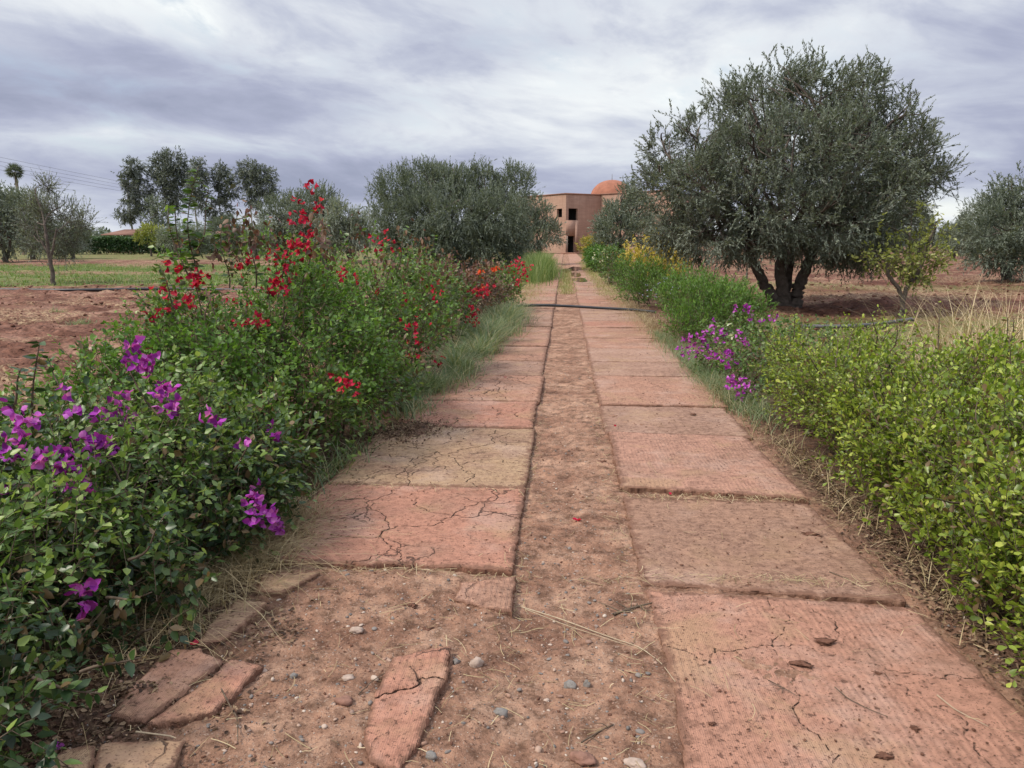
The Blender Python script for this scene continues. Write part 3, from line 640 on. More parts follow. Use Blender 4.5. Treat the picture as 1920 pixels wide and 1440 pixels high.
# the big olive on the right
B = G(1468, 578)
bl = [(1470, 172, 18.3, 62, 58, 1.0), (1400, 205, 18, 70, 55, 1.1), (1540, 185, 18.5, 66, 62, 1.1), (1618, 178, 18.8, 46, 54, .8), (1642, 235, 18.4, 64, 60, 1.1), (1706, 215, 18.6, 32, 46, .6), (1700, 290, 18.2, 50, 62, .9),
      (1310, 262, 18, 64, 55, 1.0), (1240, 280, 18, 34, 38, .6), (1235, 350, 17.8, 36, 60, .8), (1250, 420, 17.6, 46, 56, .9), (1320, 345, 17.0, 72, 70, 1.1), (1330, 430, 17.0, 66, 62, 1.1), (1400, 300, 16.8, 80, 75, 1.1), (1480, 290, 16.6, 82, 78, 1.2),
      (1570, 300, 16.8, 82, 78, 1.2), (1640, 340, 17.2, 74, 72, 1.1), (1400, 385, 16.6, 74, 64, 1.0), (1480, 400, 16.6, 74, 58, 1.0), (1560, 400, 16.6, 80, 72, 1.1), (1620, 430, 17.4, 70, 62, 1.1), (1668, 380, 18.4, 58, 56, .9),
      (1400, 458, 17.2, 58, 32, .9), (1335, 462, 17.6, 52, 32, .8), (1560, 462, 17.8, 60, 36, .9), (1480, 452, 17.4, 50, 28, .8), (1610, 482, 18.4, 40, 28, .7), (1280, 430, 17.8, 40, 40, .8), (1748, 330, 18.6, 28, 26, .5), (1450, 350, 19.6, 160, 120, 1.6), (1580, 350, 20.0, 150, 120, 1.6), (1500, 240, 19.6, 120, 80, 1.3)]
k = 18/F
tr0 = [[(-.16, -.05, -.1, .24), (-.20, .0, .15, .17), (-.36, .05, .45, .13), (-.62, 0, .85, .12), (-.95, 0, 1.5, .09)], [(.02, .0, -.1, .26), (.0, .0, .3, .17), (-.10, .05, .8, .14), (-.14, .1, 1.7, .11)], [(.22, 0, -.1, .24), (.25, 0, .2, .17), (.36, 0, .6, .14), (.52, .05, 1.1, .13), (.8, .1, 1.9, .1)], [(.1, .25, -.1, .2), (.15, .35, .6, .12), (.3, .6, 1.6, .09)]]
tree('olive_tree', 'huge dense olive tree with three thick trunks beside the path', 'tree', B, lobes_px(bl), 78, 20, .070, T_quad(.17), M_olive, 3, tr0, shoot=.40, up=.55, out=.7, rough=.45, rnd=.42, droop_low=.25, droop=.12, stem_r=.004, tone_mu=.52, inner=.50, limb_r=.10, leafang=.6, cull=.66, gap=(1.7, -.22, .10), tone_sd=.13)
# the little yellow-green tree in front of it
B = G(1690, 597)
cl = [(1700, 400, 16, 36, 26, .5), (1745, 430, 16, 30, 30, .5), (1660, 430, 16, 36, 28, .5), (1640, 480, 15.8, 36, 24, .5), (1720, 470, 15.9, 46, 28, .6), (1760, 490, 16, 26, 22, .4), (1680, 500, 15.8, 40, 18, .5), (1715, 520, 16, 40, 14, .4)]
tree('almond_tree', 'small sparse yellow-green tree with a forked trunk in front of the big olive', 'tree', B, lobes_px(cl), 32, 9, .085, T_quad(.26), M_citrus, 5,
     [[(0, 0, -.05, .055), (0, 0, .35, .045), (-.10, 0, .6, .04), (-.32, 0, .85, .03), (-.42, .05, 1.3, .02)], [(0, 0, .3, .045), (.05, 0, .6, .04), (.22, 0, .85, .035), (.38, .05, 1.35, .028), (.50, 0, 1.9, .015)], [(.2, 0, .85, .03), (.1, .1, 1.2, .02), (.05, .1, 1.7, .015)]],
     shoot=.38, up=.3, rnd=.6, droop_low=.1, inner=.1, limb_r=.02, leafang=.9, tone_mu=.5, stem_r=.004, rough=.3)
# olives on the left of the track
B = np.array([*P(872, 505, 40)[:2], -.03])
l2 = [(745, 360, 40, 46, 34, 1.2), (715, 385, 40, 28, 26, .8), (800, 345, 40, 48, 34, 1.3), (850, 345, 40, 46, 34, 1.2), (905, 355, 40.5, 46, 34, 1.2), (960, 360, 41, 40, 36, 1.2), (740, 410, 39, 42, 34, 1.2), (800, 400, 38.5, 56, 42, 1.4), (860, 400, 38, 56, 44, 1.4),
      (925, 405, 38.5, 54, 44, 1.4), (780, 455, 39, 50, 34, 1.3), (740, 452, 39.5, 34, 28, 1.1), (820, 478, 38.7, 46, 18, 1.2), (880, 480, 38.7, 50, 18, 1.2), (945, 474, 39, 40, 22, 1.2), (840, 450, 38.5, 50, 34, 1.3), (905, 452, 38.5, 50, 34, 1.3), (960, 440, 39.5, 42, 40, 1.2), (850, 390, 42, 110, 60, 2.2), (800, 322, 40, 16, 18, .5), (848, 322, 40, 20, 18, .5), (905, 325, 40, 18, 18, .5), (968, 332, 41, 18, 22, .6)]
tree('olive_tree', 'wide bushy olive tree left of the track with drooping skirts', 'tree', B, lobes_px(l2), 34, 16, .13, T_quad(.15), M_olive, 8, [[(0, 0, -.1, .26), (-.1, 0, .5, .2), (-.5, 0, 1.2, .16), (-.9, 0, 2, .1)], [(.1, 0, -.1, .24), (.3, 0, .7, .16), (.8, 0, 1.8, .1)], [(.1, .1, 0, .22), (.1, .4, 1.9, .1)]],
     shoot=.75, up=.75, out=.6, rnd=.34, droop_low=.45, rough=.5, tone_mu=.45, leafang=.55, stem_r=0, gap=(1.1, -.50, .1), inner=.5)
B = np.array([*P(1010, 480, 54)[:2], -.05])
l3 = [(998, 386, 54, 20, 18, 1.2), (1017, 404, 54, 18, 22, 1.0), (970, 385, 54, 20, 20, 1.1), (985, 420, 54, 32, 32, 1.6), (1037, 437, 54, 18, 22, .9), (1004, 445, 53, 30, 24, 1.4), (975, 455, 53, 34, 20, 1.3)]
tree('olive_tree', 'smaller rounded olive tree just behind the wide one, nearest the building on the left', 'tree', B, lobes_px(l3), 26, 14, .16, T_quad(.16), M_olive, 9, [[(0, 0, -.1, .2), (0, 0, 1.5, .12)]], shoot=.7, up=.6, out=.6, rnd=.35, droop_low=.3, rough=.35, tone_mu=.5, leafang=.5, stem_r=0)
B = np.array([*P(1160, 480, 46)[:2], -.05])
l4 = [(1182, 376, 46, 22, 26, 1.0), (1156, 400, 46, 22, 22, 1.1), (1195, 395, 47, 30, 32, 1.2), (1130, 428, 46, 18, 22, .9), (1160, 430, 45, 38, 36, 1.5), (1200, 435, 46, 32, 36, 1.3), (1140, 458, 46, 28, 20, 1.1), (1185, 350, 46.5, 12, 16, .4)]
tree('olive_tree', 'grey-green olive tree in front of the building on the right of the track', 'tree', B, lobes_px(l4), 32, 14, .15, T_quad(.16), M_olive, 10, [[(0, 0, -.1, .2), (0, 0, 1.5, .12)]], shoot=.7, up=.7, out=.6, rnd=.35, droop_low=.2, rough=.35, tone_mu=.55, leafang=.5, stem_r=0)
# far-right olive
B = np.array([*P(1885, 525, 31)[:2], -.05])
l5 = [(1895, 350, 31, 34, 28, 1.0), (1940, 370, 31, 50, 44, 1.2), (1870, 390, 31, 34, 30, 1.0), (1900, 420, 30, 56, 44, 1.3), (1860, 440, 30, 46, 36, 1.2), (1960, 430, 31, 60, 60, 1.5), (1850, 475, 30, 36, 28, 1.0), (1900, 480, 30, 46, 32, 1.2), (1960, 480, 31, 50, 36, 1.2)]
tree('olive_tree', 'dark olive tree cut by the right border beyond the ploughed soil', 'tree', B, lobes_px(l5), 36, 14, .12, T_quad(.16), M_olive, 12, [[(0, 0, -.1, .2), (.2, 0, .8, .15), (.3, 0, 1.6, .1)], [(0, 0, 0, .12), (-.2, 0, .9, .08)]], shoot=.6, up=.6, out=.7, rnd=.35, droop_low=.25, rough=.4, tone_mu=.42, leafang=.5, stem_r=0)
# small olive alone in the left field
B = G(100, 532)
l6 = [(75, 385, 28, 34, 26, .7), (110, 400, 28, 36, 30, .7), (145, 415, 28, 30, 26, .6), (60, 420, 28, 32, 30, .7), (95, 440, 27.6, 40, 30, .8), (130, 450, 28, 34, 24, .7), (70, 460, 28, 30, 20, .6), (90, 350, 28, 20, 20, .4), (115, 475, 28, 30, 10, .5)]
tree('olive_tree', 'small young olive tree alone in the field with a thin straight trunk', 'tree', B, lobes_px(l6), 34, 11, .10, T_quad(.14), M_olive_grey, 14, [[(0, 0, -.1, .09), (0, 0, .6, .07), (-.05, 0, 1.3, .055), (-.1, 0, 2.2, .04)], [(0, 0, .9, .05), (.15, 0, 1.3, .04), (.35, 0, 2.0, .025)], [(-.02, 0, 1.0, .05), (-.3, 0, 1.6, .03)]],
     shoot=.75, up=.6, out=.7, rnd=.3, droop_low=.1, inner=.2, rough=.3, limb_r=.03, tone_mu=.45, leafang=.5, stem_r=.006)
# prototypes for further olives
def olive_proto(label, seed, mat, loc, h=4.6, r=2.6):
    rr = np.random.default_rng(seed); lb = []
    for q in range(15):
        a = rr.uniform(0, 6.28); s = rr.uniform(0, .62)*r; z = rr.uniform(.36, .82)*h; sz = rr.uniform(.8, 1.25)*r*.42
        lb.append((np.array([math.cos(a)*s, math.sin(a)*s, z])+np.array(loc), np.array([sz, sz, sz*.95])))
    return tree('olive_tree', label, 'tree', loc, lb, 15, 12, .22, T_quad(.15), mat, seed, [[(0, 0, -.1, .2), (.1, 0, .8, .14), (.2, 0, 1.6, .1)], [(0, 0, .3, .14), (-.3, 0, 1.1, .1), (-.5, .2, 1.8, .07)]], shoot=1.0, up=.6, out=.6, rnd=.35, droop_low=.5, rough=.35, leafang=.5, stem_r=0, tone_mu=.5)[0]
def gpos(px, d): p = P(px, 470, d); return (p[0], p[1], -.06)
pa = olive_proto('pale olive tree behind the red bougainvillea, topmost of that clump', 31, M_olive, gpos(600, 62), 5.6, 3.1)
pb = olive_proto('bluish grey olive tree beside the utility poles', 32, M_olive_grey, gpos(655, 58), 4.4, 2.2)
far_trees = [
 (pa, 540, 66, .95, 'darker olive tree touching the tall eucalyptus row'), (pb, 480, 62, .72, 'low silvery olive tree below the tallest eucalyptus gap'),
 (pa, 10, 56, .98, 'dark olive tree cut by the left border behind the young olive'), (pa, 60, 68, 1.02, 'dark olive tree directly behind the crown of the young olive'), (pb, 135, 70, .85, 'olive tree behind the young olive, nearest the green hedge'),
 (pb, 322, 78, .78, 'small silver olive tree standing in front of the green hedge'), (pb, 372, 84, .8, 'grey olive tree between the green hedge and the red shrub'), (pa, 430, 80, .72, 'grey-green olive tree behind the russet shoots'),
 (pa, 1828, 62, .80, 'olive tree seen through the gap beside the cut-off olive'), (pb, 1790, 74, .80, 'distant olive tree behind the small yellow-green tree'), (pa, 1545, 58, .70, 'thin-trunked olive tree glimpsed under the big olive crown'), (pb, 1600, 66, .75, 'second thin-trunked olive tree under the big olive crown'),
 (pb, 1640, 72, .85, 'olive tree between the big olive and the small yellow-green tree'), (pa, 1720, 88, .9, 'far olive tree behind the branches of the small yellow-green tree'), (pb, 1255, 70, .9, 'olive tree hidden behind the left edge of the big olive'), (pa, 1420, 75, .9, 'far olive tree behind the trunks of the big olive'),
 (pb, 1880, 70, .9, 'distant olive tree behind the trunk of the cut-off olive'), (pa, 900, 85, .9, 'far olive tree behind the wide bushy olive')]
for n, (p, x, d, s, lab) in enumerate(far_trees):
    dup(p, gpos(x, d), n*1.7, lab, s, 'olive trees of the orchard')
# eucalyptus row
def euca(label, base_px, d, seed, lb, tw=.16):
    B = np.array([*P(base_px, 470, d)[:2], -.08]); L = lobes_px([(a, b, d, c*1.22, e*1.2, f*1.2) for a, b, c, e, f in lb]); s = d/F
    h = 1.5+(454-min(b for a, b, *_ in lb))*s
    return tree('eucalyptus_tree', label, 'tree', B, L, 10, 14, .32, T_quad(.16), M_euca, seed, [[(0, 0, -.1, tw), (.1, 0, h*.3, tw*.8), (-.1, 0, h*.6, tw*.5), (0, 0, h*.8, tw*.25)]], barkmat=M_ebark, group='tall eucalyptus trees beyond the field', shoot=.9, up=.15, out=.8, rnd=.6, droop_low=.15, droop=.2, inner=.3, rough=.5, gap=(.9, -.20, .15), limb_r=.1, leafang=.6, tone_mu=.42, stem_r=0)
euca('leftmost eucalyptus tree of the row, with a narrow open crown', 250, 118, 41, [(250, 315, 16, 14, 1.6), (240, 340, 16, 14, 1.6), (260, 355, 18, 16, 1.6), (245, 385, 20, 14, 1.8), (235, 405, 16, 10, 1.4), (268, 395, 16, 14, 1.4)])
euca('tallest eucalyptus tree of the row, with the broadest crown', 318, 120, 42, [(322, 298, 20, 16, 1.8), (300, 312, 18, 18, 1.8), (340, 315, 14, 18, 1.6), (320, 335, 26, 20, 2.2), (295, 350, 22, 18, 1.8), (335, 360, 20, 20, 1.8), (310, 380, 28, 18, 2)])
euca('slender eucalyptus tree just behind the tall dark bougainvillea shoot', 372, 118, 43, [(370, 315, 12, 14, 1.2), (378, 335, 16, 14, 1.4), (365, 355, 14, 16, 1.4), (380, 380, 16, 16, 1.4)])
euca('eucalyptus tree with two stacked clumps, fourth along the row', 418, 120, 44, [(412, 320, 12, 12, 1.2), (420, 340, 16, 16, 1.4), (405, 365, 14, 18, 1.4), (432, 355, 14, 20, 1.4), (415, 395, 22, 22, 1.8), (412, 425, 18, 14, 1.5)])
euca('eucalyptus tree at the end of the row, with a rounded dark crown', 475, 119, 45, [(465, 315, 18, 12, 1.5), (490, 328, 18, 14, 1.5), (472, 345, 20, 16, 1.6), (500, 350, 16, 16, 1.5), (480, 372, 20, 14, 1.6), (508, 368, 10, 10, 1), (452, 345, 10, 16, 1)])
tree('acacia_tree', 'yellowish green tree in front of the tallest eucalyptus', 'tree', gpos(290, 100), lobes_px([(288, 382, 100, 12, 10, 1.0), (303, 398, 100, 14, 12, 1.2), (282, 408, 100, 12, 12, 1.1), (298, 425, 100, 18, 14, 1.4), (280, 432, 100, 12, 10, 1.1)]), 7, 12, .3, T_quad(.2), M_olive_grey, 47, [[(0, 0, -.1, .15), (0, 0, 2.5, .1)]], shoot=.9, stem_r=0, tone_mu=.35, droop_low=.1)
tree('lemon_tree', 'small round yellow-green tree in front of the long green hedge', 'tree', gpos(283, 82), lobes_px([(283, 432, 82, 22, 12, 1.1), (268, 445, 82, 14, 10, .9), (296, 450, 82, 16, 12, .9)]), 18, 12, .18, T_quad(.25), M_citrus, 48, [[(0, 0, -.1, .1), (0, 0, 1.2, .06)]], shoot=.5, stem_r=0, tone_mu=.55, droop_low=.1)
# palm at far left
pc = np.array([*P(28, 320, 92)[:2], 0.]); hz = P(28, 322, 92)[2]
pr = thing('palm_tree', 'tall fan palm with a small round head rising above the olives', 'tree', tuple(pc))
tb = Tubes(); tb.add([(0, 0, -.1), (.1, 0, hz*.5), (0, 0, hz)], [.28, .2, .17], 10); tb.build('trunk', M_palmtrunk, pr)
LV = Leaves(); rr = np.random.default_rng(5)
u = unit(rr.normal(size=(90, 3))+np.array([0, 0, .35])); 
for q in range(9):
    a = u*.75+rr.normal(0, .22, (90, 3)); LV.add(np.array([0, 0, hz])+u*.35, a, np.tile([0, 0, 1.], (90, 1))+rr.normal(0, .4, (90, 3)), rr.uniform(.35, .95, 90), T_quad(.06), np.clip(rr.normal(.5, .2, 90), 0, 1))
LV.build('fronds', M_olive, pr)
# long clipped hedge and low farm roofs behind the field
hb = P(115, 470, 96); he = P(418, 470, 96)
rr = np.random.default_rng(61); n = 26000; LV = Leaves()
xx = rr.uniform(hb[0], he[0], n); yy = 96+rr.uniform(-.6, .6, n); zz = 2.15*rr.random(n)**.6+.12*fbm(xx*.6, yy, None, 2, 4)
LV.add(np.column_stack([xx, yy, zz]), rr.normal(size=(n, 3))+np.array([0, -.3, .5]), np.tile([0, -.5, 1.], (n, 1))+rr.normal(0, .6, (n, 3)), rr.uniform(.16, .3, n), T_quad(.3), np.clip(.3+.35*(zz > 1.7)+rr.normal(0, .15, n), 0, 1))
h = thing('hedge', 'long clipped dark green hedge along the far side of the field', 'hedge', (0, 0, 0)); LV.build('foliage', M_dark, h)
tb = Tubes(); [tb.add([(x, 96, -.1), (x+.1, 96, 1.2)], [.05, .02], 5) for x in np.arange(hb[0]+.5, he[0], 1.1)]; tb.build('stems', M_twig, h)
def shed(px0, px1, pyr, d, label, dep=5):
    a = P(px0, pyr, d); c = P(px1, pyr, d); wdt = c[0]-a[0]; hh = a[2]
    r = thing('farm_shed', label, 'shed', ((a[0]+c[0])/2, d, 0), 0, 'low farm sheds behind the hedge')
    boxes('wall', [(-wdt/2, wdt/2, 0, .2, 0, hh*.75), (-wdt/2, -wdt/2+.2, .2, dep, 0, hh*.75), (wdt/2-.2, wdt/2, .2, dep, 0, hh*.75), (-wdt/2, wdt/2, dep, dep+.2, 0, hh*.75)], M_wall, r)
    w2 = wdt/2+.4
    mesh_np('roof', [(-w2, -.6, hh*.76), (w2, -.6, hh*.76), (w2, dep+.5, hh), (-w2, dep+.5, hh), (-w2, -.6, hh*.80), (w2, -.6, hh*.80), (w2, dep+.5, hh*1.05), (-w2, dep+.5, hh*1.05)], [np.array([(0, 3, 2, 1), (4, 5, 6, 7), (0, 1, 5, 4), (1, 2, 6, 5), (2, 3, 7, 6), (3, 0, 4, 7)])], M_shed, parent=r)
shed(198, 256, 431, 106, 'brown roofed farm shed behind the hedge, left of the yellowish tree'); shed(368, 430, 434, 108, 'low flat farm shed behind the hedge, nearer the red bougainvillea')
# utility poles and overhead cables
poles = []
for px, top, d, lab in ((692, 398, 168, 'taller utility pole with a crossbar in the gap behind the olives'), (700, 412, 205, 'shorter, farther utility pole in the gap behind the olives')):
    p = P(px, top, d); r = thing('utility_pole', lab, 'utility pole', (p[0], d, 0)); hh = p[2]
    tb = Tubes(); tb.add([(0, 0, -.1), (0, 0, hh)], [.16, .11], 8); tb.build('pole', M_pole, r)
    boxes('crossbar', [(-1.1, 1.1, -.2, -.1, hh-.6, hh-.45)], M_pole, r)
for q in range(4):
    a = P(-120, 270+q*9, 58); c = P(692, 402+q*1.5, 168-.3); t = np.linspace(0, 1, 40)[:, None]; pts = a+(c-a)*t; pts[:, 2] -= (1.3*np.sin(t*math.pi))[:, 0]
    tb = Tubes(); tb.add(pts, .010, 4); o = tb.build('overhead_cable', M_cable)
    tag(o, ['highest', 'second highest', 'second lowest', 'lowest'][q]+' of the overhead cables crossing the sky at the left', 'cable', 'overhead power cables')

# ---------------------------------------------------------------- the building at the end of the track
def W_at(px, d, z=0): p = P(px, 454, d); return np.array([p[0], d, z])
bd = thing('earth_house', 'two-storey pink earth-coloured house with an orange dome at the end of the track', 'house', (0, 106, 0))
def bl_(p): return np.array([p[0], p[1]-106, 0.])
c0 = W_at(960, 116); c1 = W_at(1060.5, 106); c2 = W_at(1125, 109.5); c3 = W_at(1262, 101)
ZT = P(1060, 364, 106)[2]
def wall_seg(a, b, holes, z1, name='wall', thick=.35):
    """vertical wall panel between plan points a,b with rectangular holes (s0,s1,z0,z1) in metres along it"""
    a = bl_(a); b = bl_(b); d = b-a; L = np.linalg.norm(d); e = d/L; nrm = np.array([-e[1], e[0], 0])   # away from camera
    sx_ = sorted({0, L, *[h[0] for h in holes], *[h[1] for h in holes]}); sz_ = sorted({0, z1, *[h[2] for h in holes], *[h[3] for h in holes]})
    V = []; Fc = []
    def q(p): V.extend(p); n = len(V); Fc.append((n-4, n-3, n-2, n-1))
    def pt(s, z, k): return a+e*s+nrm*k+np.array([0, 0, z])
    for s0, s1 in zip(sx_[:-1], sx_[1:]):
        for z0, z2 in zip(sz_[:-1], sz_[1:]):
            if any(h[0] <= s0 and s1 <= h[1] and h[2] <= z0 and z2 <= h[3] for h in holes): continue
            q([pt(s0, z0, 0), pt(s1, z0, 0), pt(s1, z2, 0), pt(s0, z2, 0)])
    for s0, s1, z0, z2 in holes:
        q([pt(s0, z0, 0), pt(s0, z2, 0), pt(s0, z2, thick), pt(s0, z0, thick)]); q([pt(s1, z0, 0), pt(s1, z0, thick), pt(s1, z2, thick), pt(s1, z2, 0)])
        q([pt(s0, z2, 0), pt(s1, z2, 0), pt(s1, z2, thick), pt(s0, z2, thick)])
        if z0 > .1: q([pt(s0, z0, 0), pt(s0, z0, thick), pt(s1, z0, thick), pt(s1, z0, 0)])
    return mesh_np(name, V, [np.array(Fc)], M_wall, parent=bd), a, e, nrm, L
def s_on(a, b, px):  # distance along a-b where the sight line at px meets it
    r_ = ray(px, 454); a2 = a[:2]; d = (b-a)[:2]; A_ = np.array([[r_[0], -d[0]], [r_[1], -d[1]]]); t, s = np.linalg.solve(A_, a2); return s*np.linalg.norm(d), t*r_[1]
def zz(py, d): return P(1060, py, d)[2]
s0, dd = s_on(c0, c1, 1043.5); s1, _ = s_on(c0, c1, 1053.2); hl = [(s0, s1, zz(407.5, dd), zz(391.5, dd))]
f0, dd = s_on(c1, c2, 1065.2); f1, _ = s_on(c1, c2, 1082.2); g0, _ = s_on(c1, c2, 1064.2); g1, _ = s_on(c1, c2, 1077.6)
hf = [(f0, f1, zz(412.8, dd), zz(390.6, dd)), (g0, g1, 0, zz(442.5, dd))]
def opening(seg, hole, nm, parent_thing=bd, jamb=False):
    _, a, e, nrm, L = seg; s0, s1, z0, z1 = hole; V = []; Fc = []; t = .12
    def bx(sa, sb, za, zb, k0, k1):
        n = len(V)
        for k in (k0, k1):
            for s, z in ((sa, za), (sb, za), (sb, zb), (sa, zb)): V.append(a+e*s+nrm*k+np.array([0, 0, z]))
        Fc.extend([(n, n+1, n+2, n+3), (n+4, n+7, n+6, n+5), (n, n+4, n+5, n+1), (n+1, n+5, n+6, n+2), (n+2, n+6, n+7, n+3), (n+3, n+7, n+4, n)])
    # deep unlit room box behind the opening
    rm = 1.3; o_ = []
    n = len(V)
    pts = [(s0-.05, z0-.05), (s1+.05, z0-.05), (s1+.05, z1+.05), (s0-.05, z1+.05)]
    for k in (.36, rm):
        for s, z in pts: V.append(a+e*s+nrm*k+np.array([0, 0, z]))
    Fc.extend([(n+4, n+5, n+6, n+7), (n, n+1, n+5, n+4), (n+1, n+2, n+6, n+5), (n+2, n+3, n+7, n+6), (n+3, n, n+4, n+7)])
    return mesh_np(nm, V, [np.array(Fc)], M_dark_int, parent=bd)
sl = wall_seg(c0, c1, hl, ZT); sf = wall_seg(c1, c2, hf, ZT); s3 = wall_seg(c2, c3, [], ZT+.1); s4 = wall_seg(c3, c3+np.array([4, 10, 0]), [], ZT); s5 = wall_seg(c0+np.array([0, 8, 0]), c0, [], ZT)
opening(sl, hl[0], 'window'); opening(sf, hf[0], 'window'); opening(sf, hf[1], 'door')
mesh_np('roof', [bl_(c0)+[0, 0, ZT-.3], bl_(c1)+[0, 0, ZT-.3], bl_(c2)+[0, 0, ZT-.3], bl_(c3)+[0, 0, ZT-.3], bl_(c3)+[4, 10, ZT-.3], bl_(c0)+[0, 8, ZT-.3]], [np.array([(0, 1, 2, 3, 4, 5)])], M_wall, parent=bd)
# coping along the parapet
V = []; Fc = []
for a, b, zt in ((c0, c1, ZT), (c1, c2, ZT), (c2, c3, ZT+.1)):
    a = bl_(a); b = bl_(b); e = unit(b-a); nrm = np.array([-e[1], e[0], 0]); n = len(V)
    for p in (a-e*.08, b+e*.02):
        for k, z in ((-.10, zt+.003), (.45, zt+.003), (.45, zt+.16), (-.10, zt+.16)): V.append(p+nrm*k+np.array([0, 0, z]))
    Fc += [(n, n+4, n+7, n+3), (n+3, n+7, n+6, n+2), (n, n+1, n+5, n+4), (n, n+3, n+2, n+1), (n+4, n+5, n+6, n+7), (n+1, n+2, n+6, n+5)]
mesh_np('coping', V, [np.array(Fc)], M_coping, parent=bd)
# shallow projecting panels that make the seam beside the door and the string line under the window
_, a, e, nrm, L = sf
def panel(sa, sb, za, zb, out, nm='pilaster', mat=M_wall):
    V = []
    for k in (-out, -.002):
        for s, z in ((sa, za), (sb, za), (sb, zb), (sa, zb)): V.append(a+e*s+nrm*k+np.array([0, 0, z]))
    mesh_np(nm, V, [np.array([(0, 1, 2, 3), (0, 4, 5, 1), (1, 5, 6, 2), (2, 6, 7, 3), (3, 7, 4, 0)])], mat, parent=bd)
q0, dq = s_on(c1, c2, 1084); panel(g1+.02, q0, 0, zz(413.4, dq), .06); panel(.0, g0-.24, 0, zz(441, dq), .06); panel(.0, g1+.02, hf[1][3]+.02, zz(413.4, dq), .057)
panel(g0-.22, g0-.02, 0.01, hf[1][3], .08, 'door_frame', M_frame)
# dome with finial
dc = P(1147, 362, 114)-np.array([0, 106, 0]); Rd = 39*114/F; hd = 23*114/F+.8; nseg, nr = 40, 12; V = []; Fc = []
for i in range(nr):
    f = i/(nr-1)*math.pi/2; rr_ = Rd*math.cos(f)**.92 if i < nr-1 else .02; z = dc[2]-.8+hd*math.sin(f)
    for j in range(nseg): V.append((dc[0]+rr_*math.cos(j*2*math.pi/nseg), dc[1]+rr_*math.sin(j*2*math.pi/nseg), z))
for i in range(nr-1):
    for j in range(nseg): Fc.append((i*nseg+j, i*nseg+(j+1) % nseg, (i+1)*nseg+(j+1) % nseg, (i+1)*nseg+j))
mesh_np('dome', V, [np.array(Fc)], M_dome, smooth=True, parent=bd)
tb = Tubes(); tb.add([(dc[0], dc[1], dc[2]-1+hd), (dc[0], dc[1], dc[2]+hd+.05)], [.06, .02], 6); tb.build('finial', M_pole, bd)
tb = Tubes(); tb.add([(dc[0], dc[1], dc[2]-1.4), (dc[0], dc[1], dc[2]-.55)], [Rd+.15, Rd+.12], 40); tb.build('drum', M_wall, bd)
boxes('door_step', [(-.6, 2.2, -2.2, -.6, -.05, .12)], M_coping, bd)

# ---------------------------------------------------------------- distant wood (one mass)
rr = np.random.default_rng(71); n = 42000; LV = Leaves()
a = rr.uniform(-52, 44, n); d = 230+60*rr.random(n)+20*fbm(a*.15, a*0, None, 2, 3)
hgt = (2.6+2.2*np.abs(fbm(a*.7, a*0+3, None, 4, 9)))*rr.random(n)**.7
LV.add(np.column_stack([np.sin(np.radians(a))*d, np.cos(np.radians(a))*d, hgt]), rr.normal(size=(n, 3))+np.array([0, 0, .6]), rr.normal(size=(n, 3))+np.array([0, 0, 1]), rr.uniform(.7, 1.5, n), T_quad(.28), np.clip(rr.normal(.4, .2, n), 0, 1))
o = LV.build('distant_wood', M_olive); tag(o, 'low line of trees and scrub along the horizon', 'woodland', kind='stuff')

